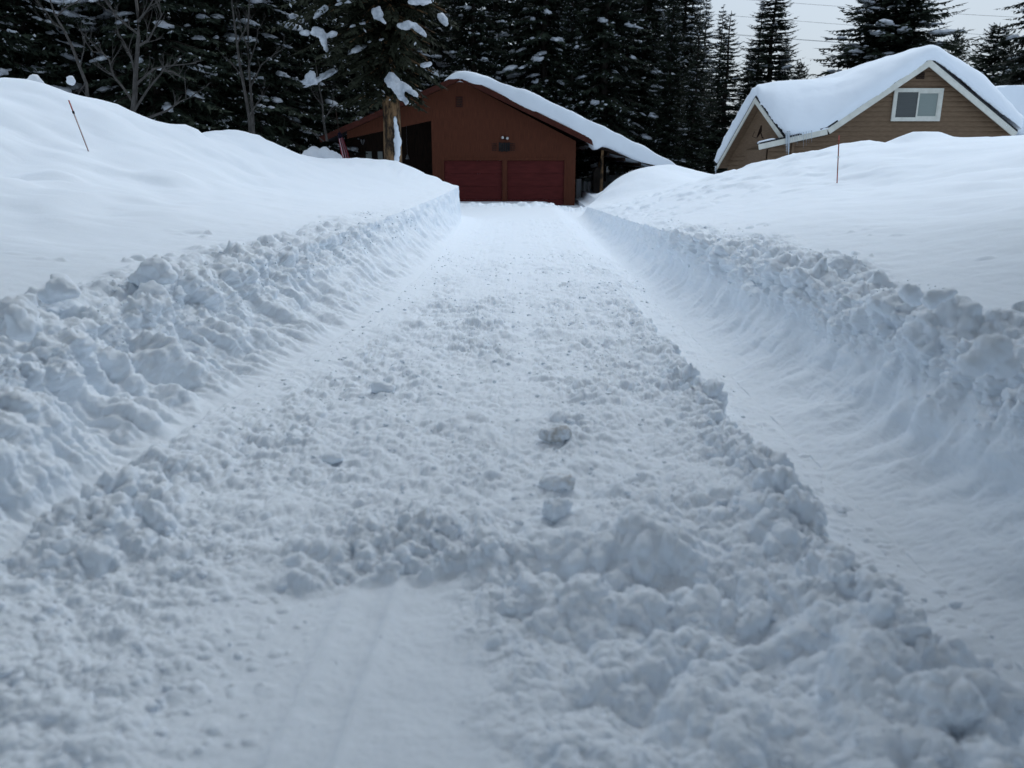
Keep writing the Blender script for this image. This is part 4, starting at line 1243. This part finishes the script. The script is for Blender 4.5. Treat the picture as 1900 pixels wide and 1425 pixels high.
def flag_build(nt, b):
    at_ = nt.nodes.new("ShaderNodeAttribute"); at_.attribute_name = "fuv"
    sp = nt.nodes.new("ShaderNodeSeparateXYZ"); nt.links.new(at_.outputs["Vector"], sp.inputs[0])
    m1 = nnode(nt, "ShaderNodeMath", operation="MULTIPLY"); m1.inputs[1].default_value = 3.5; nt.links.new(sp.outputs[0], m1.inputs[0])
    m2 = nnode(nt, "ShaderNodeMath", operation="FRACT"); nt.links.new(m1.outputs[0], m2.inputs[0])
    m3 = nnode(nt, "ShaderNodeMath", operation="GREATER_THAN"); m3.inputs[1].default_value = .5; nt.links.new(m2.outputs[0], m3.inputs[0])
    mx_ = nt.nodes.new("ShaderNodeMix"); mx_.data_type = "RGBA"
    mx_.inputs["A"].default_value = (.26, .035, .05, 1); mx_.inputs["B"].default_value = (.50, .38, .42, 1)
    nt.links.new(m3.outputs[0], mx_.inputs["Factor"])
    m4 = nnode(nt, "ShaderNodeMath", operation="LESS_THAN"); m4.inputs[1].default_value = .2; nt.links.new(sp.outputs[1], m4.inputs[0])
    my = nt.nodes.new("ShaderNodeMix"); my.data_type = "RGBA"
    nt.links.new(m4.outputs[0], my.inputs["Factor"]); nt.links.new(mx_.outputs["Result"], my.inputs["A"]); my.inputs["B"].default_value = (.02, .018, .04, 1)
    nt.links.new(my.outputs["Result"], b.inputs["Base Color"])
M["flag"] = mat("flag_cloth", flag_build, .8)
cl = np_mesh("cloth", np.array(Vf), Ff, M["flag"], flag)
at_ = cl.data.attributes.new("fuv", "FLOAT_VECTOR", "POINT")
uv = np.zeros((nU * nV, 3), dtype=np.float32)
uv[:, 0] = np.tile(np.linspace(0, 1, nU), nV); uv[:, 1] = np.repeat(np.linspace(0, 1, nV), nU)
at_.data.foreach_set("vector", uv.ravel())

# power lines across the sky
WL = "power lines across the sky"
for i, (p0, p1, lab) in enumerate([((1400, -6), (1980, 31), "uppermost thin power line crossing the sky behind the cabin's firs"),
                                   ((1240, 13), (1980, 69), "second power line from the top crossing the sky"),
                                   ((1240, 49), (1980, 101), "third power line from the top crossing the sky behind the cabin"),
                                   ((1500, 68), (1980, 96), "lowest power line, seen in the gap left of the small pines")]):
    a, b = at(*p0, 80), at(*p1, 74)
    a = a + (a - b) * .6; b = b + (b - a) * .3
    pts = []
    for k in range(25):
        t = k / 24
        p = a.lerp(b, t); p.z -= 4 * .35 * t * (1 - t)
        pts.append(p)
    tag(MB().tube(pts, .014, 5).build("power_line", M["wire"], None, True), lab, "wire", WL)

# lumps of snow that stand out
def lump(name, parts, m, label, cat, vox=.03, disp=.03, ds=.2, fine=.015, seed=1, group=None, sm=2):
    V_, F_ = patch_ico(parts)
    o = np_mesh(name, V_, F_, M[m])
    remesh(o, vox, disp, ds, sm, fine, seed)
    return tag(o, label, cat, group)
def patch_ico(parts):
    Vs, Fs, n = [], [], 0
    for (c, r3) in parts:
        V = ICO3[0].astype(np.float64) * np.array(r3)
        Vs.append(V + np.array(c[:])); Fs.append(ICO3[1] + n); n += len(V)
    return np.concatenate(Vs), np.concatenate(Fs)
def onG(px, py, dz=0.):
    """point where the pixel's ray meets the driveway (z about 0), for standing things on it"""
    a = (px - 950) / FPX; b = -(py - 712.5) / FPX
    d = Vector((a, CP + b * SP, -SP + b * CP))
    t = (dz - CAM_H) / d.z
    p = Vector((0, 0, CAM_H)) + d * t
    return p
def on(px, py, dz, parts):
    """parts given as (dx, dy, dz, rx, ry, rz) in metres around the foot point seen at (px,py)"""
    p = onG(px, py, dz)
    z = ground_z(p.x, p.y)
    return [(Vector((p.x + a, p.y + b, z + c)), (rx, ry, rz)) for a, b, c, rx, ry, rz in parts]
lump("snow_clump", on(1030, 812, .03, [(0, 0, .012, .068, .05, .05), (.045, .01, .022, .05, .05, .055), (-.05, .0, .015, .04, .04, .04)]), "snow_dirty",
     "upper of two dirt stained snow clods in the middle of the driveway", "snow clod", .010, .014, .05, .012, 2)
lump("snow_clump", on(1035, 900, .03, [(0, .02, .0, .085, .06, .05), (.04, .0, .02, .05, .05, .045), (-.05, .03, .005, .05, .05, .04)]), "snow_dirty",
     "lower dirt stained snow clod just behind the tall white clod on the driveway", "snow clod", .010, .014, .05, .012, 3)
lump("snow_clump", on(1031, 962, .02, [(0, 0, .03, .055, .045, .06), (-.03, 0, .07, .03, .03, .03), (.035, .0, .06, .032, .03, .03), (.02, .04, .01, .07, .06, .04)]), "snow",
     "tall white snow clod with a notched top in the middle of the driveway", "snow clod", .008, .022, .05, .014, 4, None, 1)
lump("snow_clump", on(290, 985, .03, [(0, 0, .05, .05, .05, .075), (.02, 0, .02, .07, .06, .05), (-.01, .01, .10, .035, .035, .035)]), "snow",
     "tall snow clod at the foot of the left wall near the front", "snow clod", .010, .014, .06, .012, 5)
lump("snow_clump", on(618, 850, .02, [(0, 0, .03, .065, .045, .035)]), "snow", "smooth oval snow clod on the left half of the driveway", "snow clod", .010, .010, .07, .005, 6)
lump("snow_clump", on(705, 725, .02, [(0, 0, .03, .07, .05, .05), (.07, 0, .02, .04, .04, .03), (-.02, .02, .06, .03, .03, .03)]), "snow", "crumbly snow clod left of the driveway's middle, beyond the oval clod", "snow clod", .014, .014, .06, .012, 7)
# broken slabs standing on the right bank's rim
def rim(px, py, Y, parts, label, seed):
    p = at(px, py, Y)
    lump("snow_clump", [(p + Vector((a, b, c)), (rx, ry, rz)) for a, b, c, rx, ry, rz in parts], "snow", label, "snow clod", .014, .018, .08, .010, seed)
rim(1690, 545, 4.8, [(0, 0, 0, .05, .05, .06), (-.03, 0, .02, .03, .03, .05), (.04, .02, -.03, .06, .05, .05)], "peaked snow chunk standing on the right bank's rim", 11)
rim(1742, 549, 4.6, [(0, 0, 0, .08, .05, .03), (.05, 0, .015, .05, .04, .02), (-.05, .0, -.03, .05, .05, .04)], "flat tilted snow plate lying on the right bank's rim", 12)
rim(288, 500, 6.0, [(0, 0, 0, .12, .09, .085), (.07, 0, -.05, .09, .08, .06), (-.10, .0, -.07, .10, .08, .06)], "large rounded snow chunk on the left bank's rim", 13)
rim(112, 533, 5.0, [(0, 0, 0, .08, .06, .055), (.05, 0, -.03, .07, .06, .04), (-.07, 0, -.05, .08, .06, .05)], "rounded snow chunk near the left end of the left bank's rim", 14)
rim(30, 590, 4.05, [(0, 0, 0, .05, .05, .075), (.02, 0, -.06, .07, .06, .06)], "upright snow chunk on the left bank's rim at the photo's left edge", 15)
rim(1840, 655, 3.55, [(0, 0, 0, .09, .07, .08), (.05, 0, -.05, .08, .07, .06), (-.08, 0, -.05, .06, .06, .05)], "bulging snow chunk on the upper right wall near the photo's right edge", 16)

# snow shapes beyond the left crest
def heap(px, py, Y, parts, label, name, cat, m="snow_grey", seed=1, vox=.05, disp=.08, fine=.03):
    p = at(px, py, Y)
    return lump(name, [(p + Vector((a, b, c)), (rx, ry, rz)) for a, b, c, rx, ry, rz in parts], m, label, cat, vox, disp, .35, fine, seed)
heap(596, 292, 25, [(-.22, 0, -.1, .36, .4, .40), (.10, 0, .0, .24, .3, .30), (.36, 0, -.12, .28, .3, .28), (-.42, .1, -.2, .3, .3, .28)], "lumpy grey snow heap poking above the bank left of the flag", "snow_heap", "snow heap", seed=21)
heap(65, 152, 18.5, [(0, 0, -.1, .17, .2, .25), (.0, 0, .06, .10, .12, .12)], "cone shaped snow capped stump at the far left crest", "snow_heap", "snow heap", seed=22, disp=.05)
heap(131, 149, 19, [(0, 0, 0, .09, .1, .10)], "small round snow ball caught on a twig above the far left crest", "snow_heap", "snow heap", seed=23, vox=.03, disp=.03)
heap(325, 245, 22, [(-.1, 0, -.02, .17, .2, .11), (.12, 0, -.07, .17, .2, .12)], "low snow hump in the dip of the left bank's crest", "snow_heap", "snow heap", seed=24)
# thin stick leaning out of the lumpy heap
MBs = MB().tube([at(600, 262, 25.1), at(578, 244, 25.3), at(571, 238, 25.3)], [.02, .016, .008], 6)
tag(MBs.build("dead_branch", M["bare_bark"], None, True), "short pale dead branch sticking out above the lumpy grey heap", "branch")

# loose crumbs lying on the driveway, the trench and the rims: too many to count
def crumbs(n, seed):
    g = np.random.default_rng(seed)
    base, F0 = ICO1
    Vs, Fs, k = [], [], 0
    rows = np.searchsorted(ys, 1.6), np.searchsorted(ys, 14)
    w_row = np.diff(ys)[rows[0]:rows[1]] / ys[rows[0]:rows[1]] ** .6
    ri = g.choice(np.arange(rows[0], rows[1]), n, p=w_row / w_row.sum())
    for i in ri:
        u = g.uniform()
        if u < .62: j = g.integers(cL, cR)
        elif u < .84: j = g.integers(cL - nW - 45, cL - nW + 60)
        else: j = g.integers(cR + nW - 60, cR + nW + 45)
        if cL <= j < cR and trench[i, j] > .5 and g.uniform() < .8: continue
        if smooth_patch[i, j] > .5 and g.uniform() < .93: continue
        if cL <= j < cR and calm[i, j] < g.uniform(0, .8): continue
        r = .005 + .017 * g.uniform() ** 4
        V = base * (1 + g.uniform(-.45, .45, (len(base), 1))) * [r * g.uniform(.7, 1.5), r * g.uniform(.7, 1.4), r * g.uniform(.5, 1.)]
        a = g.uniform(0, 6.28); c_, s_ = math.cos(a), math.sin(a)
        V = np.stack([V[:, 0] * c_ - V[:, 1] * s_, V[:, 0] * s_ + V[:, 1] * c_, V[:, 2]], 1)
        Vs.append(V + P[i, j] + N[i, j] * r * .05); Fs.append(F0 + k); k += len(V)
    return np.concatenate(Vs), np.concatenate(Fs)
V_, F_ = crumbs(6500, 5)
o = np_mesh("snow_crumbs", V_, F_, M["snow_crumb"], smooth=True)
tag(o, "loose crumbs of broken snow scattered over the driveway and the tops of its walls", "snow", kind="stuff")
# ------------------------------------------------------------------ light: bright overcast, weak soft sun ahead and to the right
SUN_EL, SUN_AZ = R(50), R(24)             # azimuth clockwise from the view direction (+Y)
w = bpy.data.worlds.new("World"); scene.world = w; w.use_nodes = True
nt = w.node_tree
bg = nt.nodes["Background"]
sky = nt.nodes.new("ShaderNodeTexSky"); sky.sky_type = "NISHITA"; sky.sun_disc = False
sky.sun_elevation = SUN_EL; sky.sun_rotation = SUN_AZ
sky.dust_density = 3.; sky.air_density = 1.
mx = nt.nodes.new("ShaderNodeMix"); mx.data_type = "RGBA"
mx.inputs["Factor"].default_value = .8
nt.links.new(sky.outputs["Color"], mx.inputs["A"])
# cloud layer
tc = nt.nodes.new("ShaderNodeTexCoord")
cn = nnode(nt, "ShaderNodeTexNoise", Scale=2.2, Detail=5., Roughness=.55)
nt.links.new(tc.outputs["Generated"], cn.inputs["Vector"])
cr = nt.nodes.new("ShaderNodeValToRGB")
cr.color_ramp.elements[0].position, cr.color_ramp.elements[1].position = .3, .7
cr.color_ramp.elements[0].color = (.93, .93, .93, 1); cr.color_ramp.elements[1].color = (1.07, 1.07, 1.07, 1)
nt.links.new(cn.outputs["Fac"], cr.inputs["Fac"])
# thin overcast: pale at the horizon, bluer and brighter overhead, a little brighter towards the hidden sun
sx = nt.nodes.new("ShaderNodeSeparateXYZ"); nt.links.new(tc.outputs["Generated"], sx.inputs[0])
gr = nt.nodes.new("ShaderNodeValToRGB")
nt.links.new(sx.outputs[2], gr.inputs["Fac"])
rmp = gr.color_ramp
for pos_, c_ in ((.0, (4.2, 5.0, 5.8)), (.14, (4.2, 5.0, 5.8)), (.22, (4.0, 6.9, 11.2)), (.60, (4.2, 6.7, 10.4)), (.90, (6.2, 7.7, 9.6))):
    e_ = rmp.elements[0] if pos_ == .0 else rmp.elements[1] if pos_ == .90 else rmp.elements.new(pos_)
    e_.position = pos_; e_.color = (*[q / 10 for q in c_], 1)
vm = nnode(nt, "ShaderNodeVectorMath", operation="DOT_PRODUCT"); nt.links.new(tc.outputs["Generated"], vm.inputs[0])
vm.inputs[1].default_value = (math.sin(SUN_AZ) * math.cos(SUN_EL), math.cos(SUN_AZ) * math.cos(SUN_EL), math.sin(SUN_EL))
g2 = nnode(nt, "ShaderNodeMath", operation="MULTIPLY_ADD"); nt.links.new(vm.outputs["Value"], g2.inputs[0]); g2.inputs[1].default_value = 1.8; g2.inputs[2].default_value = 8.8
gm = nt.nodes.new("ShaderNodeVectorMath"); gm.operation = "SCALE"
nt.links.new(gr.outputs["Color"], gm.inputs[0]); nt.links.new(g2.outputs[0], gm.inputs["Scale"])
ml = nt.nodes.new("ShaderNodeVectorMath"); ml.operation = "MULTIPLY"
nt.links.new(gm.outputs[0], ml.inputs[0]); nt.links.new(cr.outputs["Color"], ml.inputs[1])
nt.links.new(ml.outputs[0], mx.inputs["B"])
nt.links.new(mx.outputs["Result"], bg.inputs["Color"])
bg.inputs["Strength"].default_value = .10

sl = bpy.data.lights.new("sun", "SUN"); sl.energy = .85; sl.angle = R(35); sl.color = (.90, .965, 1.)
so = bpy.data.objects.new("sun", sl); COL.objects.link(so)
so.rotation_euler = (math.pi / 2 - SUN_EL, 0, math.pi - SUN_AZ)
vs = scene.view_settings
vs.view_transform = "Standard"; vs.look = "None"; vs.gamma = 1.; vs.exposure = .24
scene.cycles.max_bounces = 8
scene.cycles.diffuse_bounces = 4
scene.cycles.use_adaptive_sampling = True
